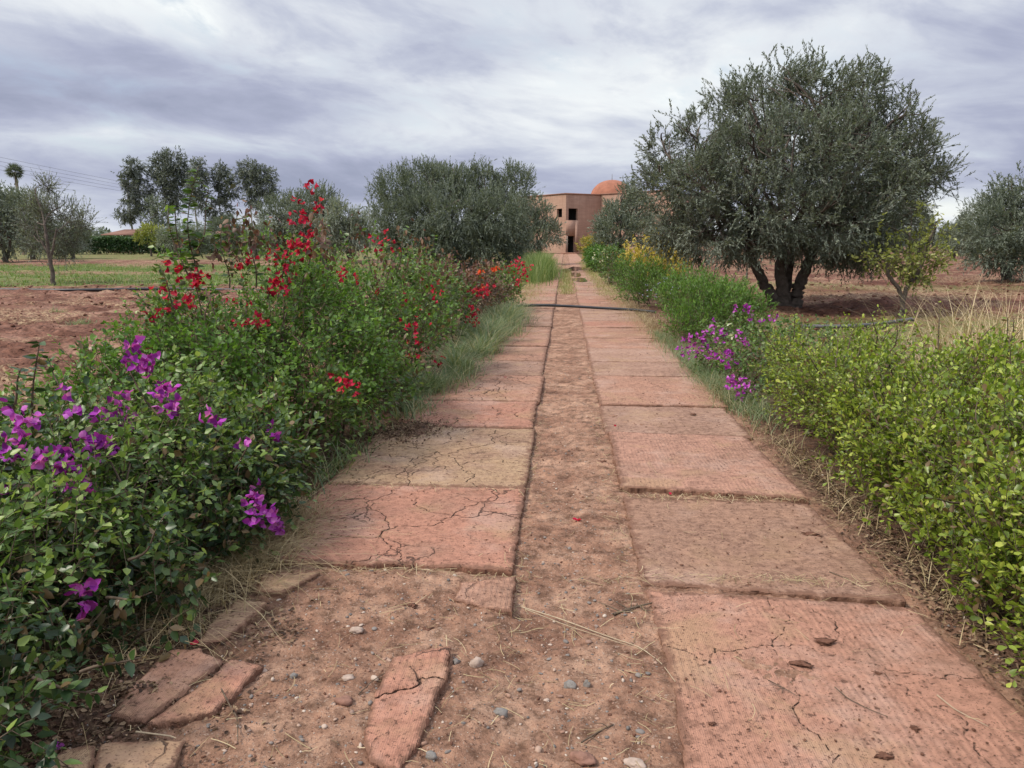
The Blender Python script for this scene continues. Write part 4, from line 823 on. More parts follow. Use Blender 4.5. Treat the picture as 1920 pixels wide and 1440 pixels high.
# ---------------------------------------------------------------- shrubs
def shrub(name, label, cat, base, lobes, density, nl, lsize, T, mat, seed, group=None, shoot=.22, up=.5, out=.7, rnd=.45, droop=.15, droop_low=.0, inner=.3, rough=.25, ang=.95, tone_mu=.45, tone_sd=.2, stem_r=.002, sprays=(), leafs2=None, cull=.6, gap=(3.2, -.42, .12), young=None):
    rr = np.random.default_rng(seed); root = thing(name, label, cat, base, 0, group); base = np.array(base, float)
    lb = [(np.array(c, float)-base, np.array(r, float)) for c, r in lobes]
    st = Tubes(); LV = Leaves()
    for k, (c, r) in enumerate(lb):
        for q in range(4):
            b0 = np.array([c[0]*.6+rr.normal(0, .12), c[1]*.75+rr.normal(0, .12), -.05]); u = unit(rr.normal(size=3)+np.array([0, 0, .6])); st.add(curve_pts(b0, c+u*r*.8, 7, .08, seed+k*9+q), np.linspace(.011, .003, 7)*(1+stem_r*60), 5)
    O, D, K = shoots(lb, density, rr, up, out, rnd, inner, droop_low, rough, nfreq=2.2, cull=cull, zmin=.04, gap=gap)
    L = shoot*(.55+.9*rr.random(len(O)))
    tn = .10*fbm(O[:, 0]*3, O[:, 1]*3, O[:, 2]*3, 2, seed)+rr.normal(0, .07, len(O))
    if young:                                        # fresh pale growth grows only on some of the outer upper shoots
        ym, yz, yf = young; sel = (O[:, 2] > yz) & (fbm(O[:, 0]*2.1+5, O[:, 1]*2.1, None, 2, seed+9)+rr.normal(0, .25, len(O)) > yf); YL = Leaves()
        leaf_shoots(YL, O[sel]-D[sel]*(L[sel]*.3)[:, None], D[sel], L[sel]*1.15, nl, lsize*.9, T, rr, ang, droop, 1.1, .5, tone_sd, .15, st, stem_r, tones=tn[sel]); YL.build('young_foliage', ym, root)
        O, D, L, tn = O[~sel], D[~sel], L[~sel], tn[~sel]
    leaf_shoots(LV, O-D*(L*.45)[:, None], D, L, nl, lsize, T, rr, ang, droop, 1.1, tone_mu, tone_sd, .15, st, stem_r, tones=tn)
    for (a, b, nlf, ls) in sprays:                    # long free shoots rising out of the mass: world points a -> b
        a = np.array(a)-base; b = np.array(b)-base; pts = curve_pts(a, b, 9, .05, int(abs(a[0]*1000)) % 9999); st.add(pts, np.linspace(.006, .002, 9), 5)
        tt = rr.uniform(.12, 1, nlf); ii = tt*8; i0 = np.minimum(ii.astype(int), 7); pp = pts[i0]+(pts[i0+1]-pts[i0])*(ii-i0)[:, None]; ax = unit(b-a)
        dd = unit(np.cross(np.tile(ax, (nlf, 1)), rr.normal(size=(nlf, 3))))*.9+ax*.35+np.array([0, 0, -.25]); LV.add(pp, dd, rr.normal(0, .5, (nlf, 3))+np.array([0, 0, 1.]), ls*rr.uniform(.7, 1.2, nlf), T, np.clip(rr.normal(tone_mu-.05, tone_sd, nlf), .02, .98))
    st.build('stems', M_twig, root)
    fo = LV.build('foliage', mat, root)
    cen = np.concatenate(LV.cent)+base
    return root, cen
def find_front(cen, px, py, tol=.05):
    """nearest foliage point to the viewer along the surveyed sight line"""
    d = ray(px, py); d = d/np.linalg.norm(d); v_ = cen-np.array([0, 0, H]); t = v_@d; off = np.linalg.norm(v_-t[:, None]*d, axis=1)
    for m in (1, 2, 4):
        k = (off < tol*m) & (t > .8)
        if k.sum() > 2: return np.array([0, 0, H])+d*(np.sort(t[k])[1]-.02)
    return None
BR = T_leaf(.42, .35, .25, 'ovate')
def flowers(root, pts, mat, rr, nb=(8, 16), rad=.045, size=.034, name='flower_cluster', lab=None):
    base = np.array(root.location)
    for p in pts:
        if p is None: continue
        n = int(rr.integers(*nb)); c = p-base+unit(rr.normal(size=(n, 3)))*rad*1.25*rr.random((n, 1))**.6*np.array([1, 1, .8])
        LV = Leaves(); ax = unit(rr.normal(size=(n, 3))+np.array([0, -.5, .5])); p1 = unit(np.cross(ax, rr.normal(size=(n, 3)))); p2 = np.cross(ax, p1)
        for q in range(3):
            a = q*2.094; rad_ = math.cos(a)*p1+math.sin(a)*p2; LV.add(c, rad_*.75+ax*.75, ax-rad_*.8, size*rr.uniform(.8, 1.25, n), BR, np.clip(rr.normal(.5, .3, n), .02, .98))
        o = LV.build(name, mat, root)
        if lab: o['label'] = lab
T_near = T_leaf(.30, .25, .15, 'ovate'); T_ob = T_leaf(.27, .22, .10, 'obovate'); T_mid = T_quad(.30); T_fine = T_quad(.16)
fr = np.random.default_rng(99)

# near-left purple bougainvillea
sprA = [(P(60, 800, 2.9), P(75, 640, 2.9), 34, .05), (P(150, 760, 3.2), P(90, 670, 3.3), 16, .04), (P(150, 1260, 1.95), P(265, 1232, 2.0), 16, .045), (P(60, 1270, 1.9), P(190, 1300, 1.95), 14, .045), (P(300, 780, 3.4), P(230, 650, 3.5), 22, .04), (P(440, 880, 3.3), P(475, 820, 3.2), 18, .035),
        (P(200, 1120, 2.3), P(285, 1110, 2.25), 16, .035), (P(240, 1050, 2.5), P(310, 965, 2.5), 16, .035), (P(20, 780, 2.6), P(40, 690, 2.6), 20, .045)]
A_l = [((-2.35, 3.05, .44), (.55, .6, .38)), ((-2.02, 2.75, .42), (.46, .5, .38)), ((-1.85, 3.35, .40), (.38, .5, .34)), ((-2.5, 2.35, .40), (.55, .55, .38)), ((-1.95, 2.15, .36), (.42, .45, .33)), ((-2.0, 3.8, .45), (.5, .5, .36)), ((-2.6, 3.8, .38), (.5, .55, .34)), ((-1.75, 1.72, .24), (.34, .36, .22)), ((-2.3, 1.7, .35), (.45, .45, .32)),
       ((-1.62, 3.75, .30), (.24, .34, .27)), ((-1.64, 3.25, .24), (.20, .28, .22)), ((-1.5, 3.55, .34), (.10, .12, .09)), ((-1.62, 2.6, .22), (.25, .35, .2)), ((-3.0, 3.2, .38), (.5, .7, .34))]
A_, cenA = shrub('bougainvillea_shrub', 'nearest bougainvillea with magenta purple bracts and dark glossy leaves', 'shrub', (-2.1, 2.8, 0), A_l, 235, 10, .041, T_near, M_boug, 101, shoot=.24, up=.35, droop=.25, tone_mu=.38, rnd=.65, sprays=sprA, rough=.45, gap=(3.4, -.32, .12), tone_sd=.22, young=(M_mix, .42, .0))
purp = [(15, 812), (30, 845), (62, 850), (90, 840), (110, 850), (130, 870), (105, 880), (150, 850), (128, 905), (150, 918), (185, 770), (205, 768), (230, 775), (235, 800), (215, 845), (178, 830), (60, 790), (120, 745), (250, 660), (262, 680), (272, 700), (300, 748), (325, 762), (150, 828), (20, 760), (5, 912), (475, 940), (492, 950), (508, 965), (485, 965), (515, 985), (500, 978), (160, 1108), (160, 1135), (495, 805), (225, 735), (310, 725), (280, 620+60), (400, 782), (440, 838), (315, 745)]
flowers(A_, [find_front(cenA, px+fr.normal(0, j_), py+fr.normal(0, j_)) for px, py in purp for j_ in (3, 13)], M_magenta, fr, (2, 6), .042, .029)
# tall red bougainvillea + leafy hedge beneath it
sprB = [(P(375, 520, 5.2), P(372, 312, 5.2), 110, .062), (P(368, 470, 5.2), P(392, 350, 5.2), 26, .06), (P(355, 520, 5.0), P(315, 385, 5.0), 30, .06), (P(340, 480, 5.0), P(328, 390, 5.0), 14, .06), (P(560, 560, 5.6), P(588, 360, 5.6), 34, .04), (P(520, 560, 5.6), P(560, 420, 5.6), 20, .045), (P(480, 540, 5.6), P(455, 405, 5.6), 26, .06), (P(500, 560, 5.8), P(520, 470, 5.8), 18, .05), (P(430, 540, 5.5), P(415, 430, 5.5), 26, .055),
        (P(620, 520, 6.2), P(612, 410, 6.2), 30, .055), (P(330, 600, 5.0), P(300, 500, 5.0), 16, .05), (P(380, 600, 5.2), P(345, 470, 5.2), 20, .055), (P(600, 560, 6.0), P(655, 440, 6.2), 24, .05), (P(300, 640, 4.8), P(252, 550, 4.8), 20, .035), (P(560, 600, 5.6), P(535, 500, 5.5), 18, .05)]
Bc = [((-2.75, 5.1, .62), (.42, .5, .42)), ((-2.35, 4.9, .62), (.45, .5, .45)), ((-1.95, 4.75, .42), (.42, .45, .40)), ((-2.3, 5.6, .95), (.50, .5, .50)), ((-2.0, 5.5, 1.05), (.35, .4, .36)), ((-2.65, 5.4, .98), (.30, .4, .34)), ((-1.85, 5.4, .62), (.40, .5, .48)), ((-1.62, 5.0, .35), (.26, .4, .32)), ((-2.85, 4.5, .50), (.40, .45, .36)), ((-2.35, 4.35, .45), (.45, .45, .38)), ((-1.85, 4.3, .38), (.34, .4, .34)), ((-2.1, 6.2, .92), (.5, .5, .46)), ((-1.6, 5.9, .5), (.26, .4, .4)), ((-2.9, 5.9, .7), (.5, .6, .45))]
B_, cenB = shrub('bougainvillea_shrub', 'tall red flowering bougainvillea with long bare-topped shoots, biggest of the red ones', 'shrub', (-2.2, 5.2, 0), Bc, 175, 9, .043, T_near, M_mix, 102, shoot=.24, up=.55, droop=.18, tone_mu=.38, rnd=.6, sprays=sprB, rough=.5, gap=(2.6, -.28, .1), young=(M_green, .35, .05))
red = [(300, 540), (310, 560), (322, 545), (330, 520), (345, 515), (305, 580), (335, 575), (370, 522), (365, 535), (378, 528), (315, 500), (350, 560), (480, 600), (470, 570), (490, 595), (520, 540), (505, 545), (515, 520), (530, 515), (525, 548), (535, 530), (545, 480), (530, 470), (515, 480), (550, 455), (570, 455), (565, 470), (578, 440), (575, 480), (560, 405), (565, 385), (572, 420), (545, 412), (585, 362), (590, 385), (455, 605), (640, 705), (655, 715), (668, 730), (650, 725), (640, 512), (470, 485), (450, 500), (280, 648)]
def redpt(px, py):
    q = find_front(cenB, px, py, .06)
    return q if q is not None else P(px, py, 5.5)
flowers(B_, [redpt(px+fr.normal(0, j_), py+fr.normal(0, j_)) for px, py in red for j_ in (3, 10)], M_red, fr, (2, 6), .055, .027)
def russet(root, lst, px_sd, rad, cen, dep, n=(16, 28), size=.05):
    for px, py in lst:
        q = P(px+fr.normal(0, px_sd), py+fr.normal(0, px_sd), dep+fr.normal(0, .15)); k_ = int(fr.integers(*n)); LV = Leaves(); base = np.array(root.location)
        c = q-base+fr.normal(0, 1, (k_, 3))*np.array([rad*.6, rad*.6, rad*1.5]); LV.add(c, fr.normal(0, .6, (k_, 3))+[0, 0, -.9], fr.normal(0, 1, (k_, 3)), size*fr.uniform(.6, 1.2, k_), T_near, fr.random(k_)); LV.build('russet_shoot', M_russet, root)
russet(B_, [(405, 480), (420, 450), (440, 425), (452, 408), (465, 430), (480, 440), (430, 470), (450, 460), (475, 420), (500, 450), (520, 445), (350, 500), (360, 470), (335, 455), (600, 420), (612, 440), (620, 470), (600, 455), (585, 430)], 4, .045, cenB, 5.5)
# third shrub: looser, russet tips, scattered red
sprC = [(P(740, 520, 8.4), P(770, 425, 8.4), 24, .06), (P(700, 520, 8.2), P(672, 420, 8.2), 20, .06), (P(790, 520, 9), P(815, 440, 9), 24, .06), (P(665, 540, 8), P(640, 450, 8), 20, .06), (P(720, 540, 8), P(735, 450, 8), 20, .06), (P(850, 560, 10), P(835, 480, 10), 20, .06)]
Cc = [((-2.35, 7.3, .92), (.52, .6, .50)), ((-1.9, 7.0, .55), (.42, .5, .48)), ((-2.15, 8.1, .98), (.55, .6, .50)), ((-1.65, 7.8, .55), (.38, .6, .45)), ((-1.7, 8.7, .68), (.40, .6, .52)), ((-2.1, 9.1, .92), (.55, .6, .48)), ((-2.9, 7.6, .75), (.5, .8, .5)), ((-1.5, 6.6, .3), (.22, .4, .26))]
C_, cenC = shrub('bougainvillea_shrub', 'leafy bougainvillea with scattered red bracts, between the tallest red one and the russet one', 'shrub', (-2.0, 8, 0), Cc, 120, 9, .050, T_mid, M_mix, 103, shoot=.32, up=.7, tone_mu=.40, rnd=.5, sprays=sprC, rough=.55, gap=(2.4, -.22, .1), young=(M_green, .4, .1))
redC = [(706, 550), (770, 568), (775, 590), (790, 600), (765, 610), (745, 430+20), (690, 462), (700, 455), (712, 460), (735, 470), (820, 540), (800, 535), (780, 640), (825, 680), (792, 655), (775, 670), (735, 440), (640, 512), (608, 515), (665, 517), (815, 550), (760, 560)]
flowers(C_, [find_front(cenC, *p) for p in redC], M_red, fr, (3, 8), .09, .030)
russet(C_, [(650, 470), (660, 500), (672, 440), (690, 480), (705, 500), (720, 470), (735, 500), (745, 450), (770, 450), (780, 480), (800, 470), (815, 500), (830, 490), (845, 510), (760, 510), (790, 520), (675, 520), (715, 540)], 5, .06, cenC, 8.3, (14, 24))
# russet shrub
Dd = [((-1.85, 10.6, .72), (.45, .6, .55)), ((-2.1, 11.4, .80), (.5, .6, .55)), ((-1.7, 11.6, .5), (.34, .6, .45))]
D_, cenD = shrub('bougainvillea_shrub', 'bougainvillea with green leaves and orange-red bracts just before the silvery grass', 'shrub', (-1.95, 11, 0), Dd, 85, 9, .055, T_mid, M_mix, 104, shoot=.3, up=.6, tone_mu=.30, sprays=[(P(860, 540, 11), P(850, 480, 11), 26, .06), (P(900, 540, 11.5), P(905, 485, 11.5), 26, .06)])
flowers(D_, [find_front(cenD, *p) for p in [(890, 590), (882, 600), (895, 605), (888, 575), (905, 552), (895, 540), (920, 540), (915, 548), (880, 545)]], M_red, fr, (5, 11), .09, .036)
Ee = [((-1.75, 13.4, .66), (.42, .7, .54)), ((-2.0, 14.3, .74), (.5, .7, .56)), ((-1.5, 15.0, .60), (.36, .7, .52)), ((-2.6, 13, .6), (.6, .8, .5))]
E_, cenE = shrub('bougainvillea_shrub', 'russet brown leaved bougainvillea, half bare, behind the silvery grass', 'shrub', (-1.9, 14.2, 0), Ee, 60, 9, .065, T_mid, M_russet, 105, shoot=.34, up=.7, tone_mu=.5, rnd=.4)
flowers(E_, [find_front(cenE, *p) for p in [(905, 515), (925, 505), (900, 540)]], M_orange, fr, (5, 9), .08, .05)
Ff = [((-1.25, 16.9, .50), (.34, .6, .46)), ((-1.45, 18.0, .55), (.42, .7, .46))]
F_, cenF = shrub('bougainvillea_shrub', 'farthest red bougainvillea, round, beside the track near the tall grass', 'shrub', (-1.35, 17.4, 0), Ff, 60, 9, .07, T_mid, M_mix, 106, shoot=.34, up=.6, tone_mu=.25)
flowers(F_, [find_front(cenF, *p) for p in [(952, 505), (962, 497), (970, 492), (980, 495), (990, 502), (985, 510), (976, 520), (972, 505), (975, 530)]], M_red, fr, (7, 14), .14, .042)

# right side hedge of lime green shrubs
def hedge_r(label, seed, lobes, base, lf=.033, dens=360, T=T_ob):
    lobes = [((c[0], c[1], c[2]+.02), (r[0]*1.04, r[1], r[2]*1.10)) for c, r in lobes]; hr = np.random.default_rng(seed*7); sp = []
    for q in range(26):
        c, r = lobes[int(hr.integers(len(lobes)))]; a0 = np.array(c)+unit(hr.normal(size=3)+[0, -.3, .8])*np.array(r)*.7; sp.append((a0, a0+unit(hr.normal(0, .5, 3)+[0, -.15, 1.])*hr.uniform(.22, .42), int(hr.integers(3, 22)), lf*hr.uniform(.7, 1.25)))
    return shrub('duranta_shrub', label, 'shrub', base, lobes, dens, 9, lf, T, M_lime, seed, 'lime green shrubs along the right of the track', shoot=.20, up=.75, droop=.05, tone_mu=.40, rnd=.55, rough=.5, stem_r=.0018, gap=(3.0, -.36, .1), tone_sd=.26, sprays=sp)
hedge_r('nearest lime green shrub at the right border, spilling over the slab edge', 111, [((2.1, 2.45, .42), (.48, .55, .42)), ((2.5, 2.9, .44), (.5, .5, .44)), ((1.95, 3.05, .34), (.38, .45, .33)), ((2.1, 1.9, .26), (.42, .4, .30)), ((2.7, 2.2, .4), (.5, .6, .4)), ((1.84, 2.35, .20), (.22, .4, .18)), ((1.78, 2.9, .16), (.20, .35, .15)), ((2.25, 3.2, .62), (.3, .35, .22)), ((1.74, 2.5, .12), (.16, .3, .11)), ((1.95, 2.1, .5), (.3, .3, .25))], (2.3, 2.5, 0))
hedge_r('lime green shrub in the middle of the right hedge, bushiest and widest', 112, [((2.05, 3.85, .36), (.42, .5, .36)), ((2.55, 3.7, .48), (.5, .55, .40)), ((2.9, 4.3, .45), (.5, .6, .40)), ((2.3, 4.5, .45), (.5, .5, .38)), ((1.90, 4.35, .26), (.26, .4, .25)), ((3.1, 3.4, .45), (.5, .6, .40)), ((2.0, 4.9, .45), (.28, .3, .28)), ((1.80, 3.6, .14), (.14, .4, .12)), ((2.7, 4.9, .62), (.25, .3, .22))], (2.45, 4.0, 0))
hedge_r('farther lime green shrub of the right hedge, beside the purple flowers', 113, [((2.0, 5.4, .38), (.38, .5, .36)), ((2.55, 5.2, .48), (.48, .5, .36)), ((2.35, 6.1, .42), (.48, .5, .36)), ((2.0, 6.3, .34), (.3, .45, .32)), ((2.55, 6.9, .40), (.42, .5, .34)), ((2.15, 7.1, .36), (.34, .4, .32)), ((3.0, 5.6, .4), (.4, .5, .34))], (2.3, 6.0, 0), .032, 260)
Pp = [((2.0, 8.0, .32), (.36, .45, .32)), ((2.35, 8.6, .36), (.42, .5, .34)), ((1.95, 9.0, .32), (.40, .5, .30)), ((1.75, 8.9, .2), (.25, .5, .2)), ((2.2, 9.8, .38), (.42, .5, .34)), ((1.8, 7.5, .18), (.18, .35, .16)), ((2.9, 9.3, .36), (.4, .5, .3))]
Pq, cenP = shrub('bougainvillea_shrub', 'low purple bougainvillea sprawling on the right edge of the track', 'shrub', (2.1, 8.7, 0), Pp, 85, 8, .045, T_mid, M_mix, 114, shoot=.28, up=.35, tone_mu=.40, rnd=.7, droop=.3)
pp = [(1290, 640), (1300, 650), (1315, 635), (1330, 622), (1325, 645), (1345, 640), (1310, 660), (1280, 655), (1335, 610), (1355, 625), (1370, 675), (1340, 670), (1330, 660), (1365, 660), (1400, 640), (1385, 632), (1360, 680), (1375, 712), (1390, 715), (1400, 728), (1370, 725), (1360, 715), (1385, 740), (1240, 635), (1250, 645), (1408, 582), (1400, 575), (1380, 580), (1420, 600), (1445, 595), (1285, 665), (1300, 630)]
flowers(Pq, [find_front(cenP, *p) for p in pp], M_magenta, fr, (4, 10), .075, .028)
flowers(Pq, [find_front(cenP, *p) for p in [(1372, 632), (1366, 608)]], M_cream, fr, (2, 3), .02, .03, 'cream_flower')
Qq = [((2.15, 12.4, .50), (.55, .6, .48)), ((2.65, 12.8, .50), (.58, .7, .42)), ((2.1, 13.6, .58), (.6, .7, .46)), ((2.8, 14.0, .45), (.6, .8, .40)), ((1.85, 11.8, .30), (.32, .4, .28)), ((3.0, 12.9, .34), (.40, .6, .32)), ((2.4, 14.8, .6), (.6, .7, .45))]
Q_, cenQ = shrub('plumbago_shrub', 'round bright green shrub with tiny lilac flowers below the big olive', 'shrub', (2.4, 13.2, 0), Qq, 120, 11, .055, T_fine, M_green, 115, shoot=.30, up=.95, tone_mu=.45, rnd=.35, ang=.7, rough=.3, stem_r=.002)
flowers(Q_, [find_front(cenQ, *p) for p in [(1215, 535), (1222, 545), (1240, 530), (1205, 550), (1250, 525), (1230, 560), (1260, 540)]], M_lilac, fr, (3, 5), .10, .018)
Rr_ = [((1.85, 18.4, .55), (.55, .7, .50)), ((2.1, 19.8, .65), (.6, .8, .52)), ((1.75, 21.0, .6), (.5, .8, .5))]
R_, cenR = shrub('plumbago_shrub', 'green rounded shrub between the lilac flowered one and the white flowered one', 'shrub', (1.9, 19.5, 0), Rr_, 70, 11, .07, T_fine, M_green, 116, shoot=.36, up=.9, tone_mu=.35, rnd=.35, ang=.7, rough=.3)
Sy = [((3.2, 24.5, .95), (.8, .8, .62)), ((2.5, 25.5, .95), (.6, .8, .62)), ((3.3, 25.5, 1.0), (.5, .8, .45)), ((2.85, 24.8, 1.45), (.22, .3, .42)), ((3.1, 25.0, .6), (.8, .8, .5))]
shrub('pomegranate_shrub', 'shrub with bright yellow autumn leaves at the foot of the big olive', 'shrub', (3.0, 25, 0), Sy, 30, 9, .10, T_mid, M_yellow, 117, shoot=.45, up=.8, tone_mu=.6, rnd=.4, rough=.4, inner=.15)
Tw = [((1.75, 28, .7), (.55, .9, .62)), ((1.9, 30, .8), (.6, 1, .62))]
T_, cenT = shrub('hibiscus_shrub', 'dark green shrub dotted with small white flowers right of the track', 'shrub', (1.8, 29, 0), Tw, 45, 9, .09, T_mid, M_mix, 118, shoot=.35, tone_mu=.3)
flowers(T_, [find_front(cenT, *p, .12) for p in [(1118, 475), (1124, 468), (1130, 470), (1135, 480), (1112, 482), (1128, 490)]], M_cream, fr, (2, 4), .10, .05)
shrub('hedge_shrub', 'green shrub right of the track, next before the house', 'shrub', (1.7, 42, 0), [((1.7, 40, .65), (.65, 1.6, .6)), ((1.85, 43, .7), (.7, 1.8, .62)), ((1.8, 47, .75), (.7, 2, .65))], 26, 9, .12, T_mid, M_green, 119, shoot=.4, tone_mu=.3, up=.7)
shrub('hedge_shrub', 'yellowing shrub nearest the house door', 'shrub', (2.0, 60, 0), [((2.0, 60, 1.1), (.95, 1.6, .9)), ((2.5, 62, 1.2), (.9, 1.6, .9))], 18, 9, .16, T_mid, M_yellow, 120, shoot=.5, tone_mu=.22, up=.6)

# ---------------------------------------------------------------- grasses
def blades(pos, h, w, rr, lean=.35, curve=.5, tone_mu=.5, tone_sd=.2, seg=3):
    """curved tapering blades; returns arrays"""
    n = len(pos); a = rr.uniform(0, 6.283, n); dirh = np.column_stack([np.cos(a), np.sin(a), np.zeros(n)]); ln = np.abs(rr.normal(0, lean, n))
    side = np.column_stack([-np.sin(a+rr.normal(0, .8, n)), np.cos(a), np.zeros(n)]); side = unit(side)
    t = np.linspace(0, 1, seg+1)
    ctr = pos[:, None]+dirh[:, None]*(h*ln)[:, None, None]*t[None, :, None]+dirh[:, None]*(h*curve*(.3+rr.random(n)))[:, None, None]*(t**2.2)[None, :, None]
    ctr[..., 2] += h[:, None]*(t-.28*(ln[:, None]+curve)*t**2.5)[...]
    ww = w[:, None]*(1-t[None]**1.5*.92)
    Lf = ctr-side[:, None]*ww[..., None]; Rt = ctr+side[:, None]*ww[..., None]
    V = np.stack([Lf, Rt], 2).reshape(-1, 3); k = (seg+1)*2
    i = np.arange(n)[:, None]*k+np.arange(seg)[None]*2
    Fq = np.stack([i, i+1, i+3, i+2], -1).reshape(-1, 4); tone = np.repeat(np.clip(rr.normal(tone_mu, tone_sd, n), .02, .98), seg)
    return V, Fq, tone
def grass(name, pos, h, w, mat, seed, label=None, cat=None, kind=None, parent=None, **kw):
    rr = np.random.default_rng(seed); V, Fq, tn = blades(pos, h, w, rr, **kw)
    o = mesh_np(name, V, [Fq], mat, {'tone': ('FACE', tn)}, parent=parent); return tag(o, label, cat, None, kind)
def gz(x, y): return np.column_stack([x, y, ground_z(x, y)-.005])
rr = np.random.default_rng(200)
def tufts(n, xr, yr, per, spread, rr, maskf=None):
    cx = rr.uniform(*xr, n); cy = rr.uniform(*yr, n)
    if maskf is not None: k = maskf(cx, cy); cx, cy = cx[k], cy[k]
    x = (cx[:, None]+rr.normal(0, spread, (len(cx), per))).ravel(); y = (cy[:, None]+rr.normal(0, spread, (len(cx), per))).ravel()
    return x, y
# silvery fine grass along the left edge of the track
xs = []; ys = []
for (cx, cy, sx_, sy_, n) in ((-1.42, 7.4, .10, .5, 2600), (-1.30, 9.3, .14, .7, 4600), (-1.24, 11.3, .15, .8, 6200), (-1.12, 13.4, .16, .8, 5200), (-1.2, 15.0, .2, .6, 2600), (-1.55, 5.2, .08, .5, 700)):
    xs.append(rr.normal(cx, sx_, n)); ys.append(rr.normal(cy, sy_, n))
x = np.concatenate(xs); y = np.concatenate(ys); cl_ = fbm(x*4, y*2.5, None, 3, 88); k = cl_+rr.normal(0, .2, len(x)) > -.12; x, y, cl_ = x[k], y[k], cl_[k]; n = len(x)
grass('grass', gz(x, y), rr.uniform(.10, .38, n)*(.7+.5*sstep(6, 12, y))*(1+.8*np.clip(cl_, -.5, 1)), rr.uniform(.002, .0055, n), M_sgrass, 201, 'soft silvery green grass growing along the left edge of the track', 'grass', 'stuff', lean=.5, curve=.8, tone_sd=.3)
# edge grass on the right: under purple shrub, dry
x = np.concatenate([rr.normal(1.62, .10, 2600), rr.normal(1.7, .10, 1500), rr.normal(1.6, .12, 1200)]); y = np.concatenate([rr.normal(8.8, .7, 2600), rr.normal(7.4, .5, 1500), rr.uniform(10, 13, 1200)]); n = len(x)
grass('grass', gz(x, y), rr.uniform(.06, .22, n), rr.uniform(.0015, .0035, n), M_sgrass, 202, 'green grass blades below the low purple shrub at the right slab edge', 'grass', 'stuff', lean=.5, curve=.6)
# dry grass patches
xs = []; ys = []
for (cx, cy, sx_, sy_, n) in ((-1.50, 3.75, .10, .22, 1500), (-1.56, 3.35, .12, .2, 1500), (-1.62, 2.95, .12, .25, 900), (1.66, 7.7, .12, .4, 900), (1.66, 5.4, .07, .8, 260), (1.70, 3.4, .07, .8, 160), (1.55, 14.5, .16, 1.5, 1500), (1.5, 19, .2, 3, 2500), (-1.3, 17.5, .2, 2.5, 2500), (-1.0, 24, .25, 3, 2500), (1.3, 25, .2, 3, 2200)):
    xs.append(rr.normal(cx, sx_, n)); ys.append(rr.normal(cy, sy_, n))
x = np.concatenate(xs); y = np.concatenate(ys); n = len(x)
grass('dry_grass', gz(x, y), rr.uniform(.06, .24, n), rr.uniform(.0012, .0024, n), M_straw, 203, 'dry straw-coloured grass tangled along the edges of the slabs', 'grass', 'stuff', lean=1.1, curve=.9, tone_mu=.45)
# grass on the centre strip far ahead, and green verge
x = np.concatenate([rr.normal(.05, .15, 2600), rr.normal(-1.25, .3, 9000), rr.normal(1.35, .2, 5000)]); y = np.concatenate([rr.uniform(23, 44, 2600), rr.uniform(20, 70, 9000), rr.uniform(22, 60, 5000)]); n = len(x)
grass('grass', gz(x, y), rr.uniform(.05, .16, n), rr.uniform(.004, .009, n), leaf_mat('yellowing_grass', [(.16, .19, .06), (.26, .26, .10), (.36, .33, .15), (.45, .38, .2)], .3, .6, .3), 204, 'yellowing grass grown over the far end of the track', 'grass', 'stuff', lean=.5, curve=.5)
# tall green grass clump on the left far verge
x = rr.normal(-1.15, .34, 5200); y = rr.normal(34, 2.4, 5200)
grass('tall_grass_clump', gz(x, y), rr.uniform(.45, 1.45, 5200)*(1-.35*np.abs(x+1.15)), rr.uniform(.006, .011, 5200), M_grass, 205, 'tall upright green grass clump left of the track before the house', 'grass clump', lean=.18, curve=.3, tone_mu=.5, tone_sd=.35)
# field grass on the left: short green cover
def gm(x, y): return rr.random(len(x)) < masks(x, y)[2]
x, y = tufts(9000, (-46, -2.5), (23, 52), 9, .12, rr, gm); n = len(x)
grass('grass', gz(x, y), rr.uniform(.05, .20, n), rr.uniform(.008, .018, n), M_grass, 206, 'bands of short green grass across the left field', 'grass', 'stuff', lean=.5, curve=.6, seg=2)
x, y = tufts(3600, (2.8, 30), (7, 45), 9, .07, rr, gm); n = len(x)
grass('grass', gz(x, y), rr.uniform(.04, .13, n), rr.uniform(.004, .009, n), M_grass, 207, 'thin green grass patches on the right field', 'grass', 'stuff', lean=.6, curve=.6, seg=2)
for lab, px, py, r0, n in (('small lone weed tuft on the bare soil of the left field', 155, 608, .13, 260), ('tiny weed tuft farther back on the left field soil', 110, 585, .09, 140)):
    c = G(px, py); x = rr.normal(c[0], r0, n); y = rr.normal(c[1], r0, n); grass('weed_tuft', gz(x, y), rr.uniform(.06, .17, n), rr.uniform(.002, .005, n), M_sgrass, 208, lab, 'weed', lean=.6, curve=.5)
# tall dry grass right
c = G(1905, 700); x = rr.normal(4.35, .28, 700); y = rr.normal(8.0, .5, 700)
grass('dry_grass_clump', gz(x, y), rr.uniform(.6, 1.4, 700), rr.uniform(.003, .006, 700), M_straw, 209, 'tall pale dry grass stalks leaning behind the lime green hedge', 'grass clump', lean=.38, curve=.45, tone_mu=.7)
x = rr.normal(3.9, .6, 3800); y = rr.normal(8.0, .9, 3800)
grass('dry_grass', gz(x, y), rr.uniform(.08, .42, 3800), rr.uniform(.0025, .005, 3800), M_straw, 210, 'matted dry grass behind the lime green hedge', 'grass', 'stuff', lean=.9, curve=.8, tone_mu=.62)
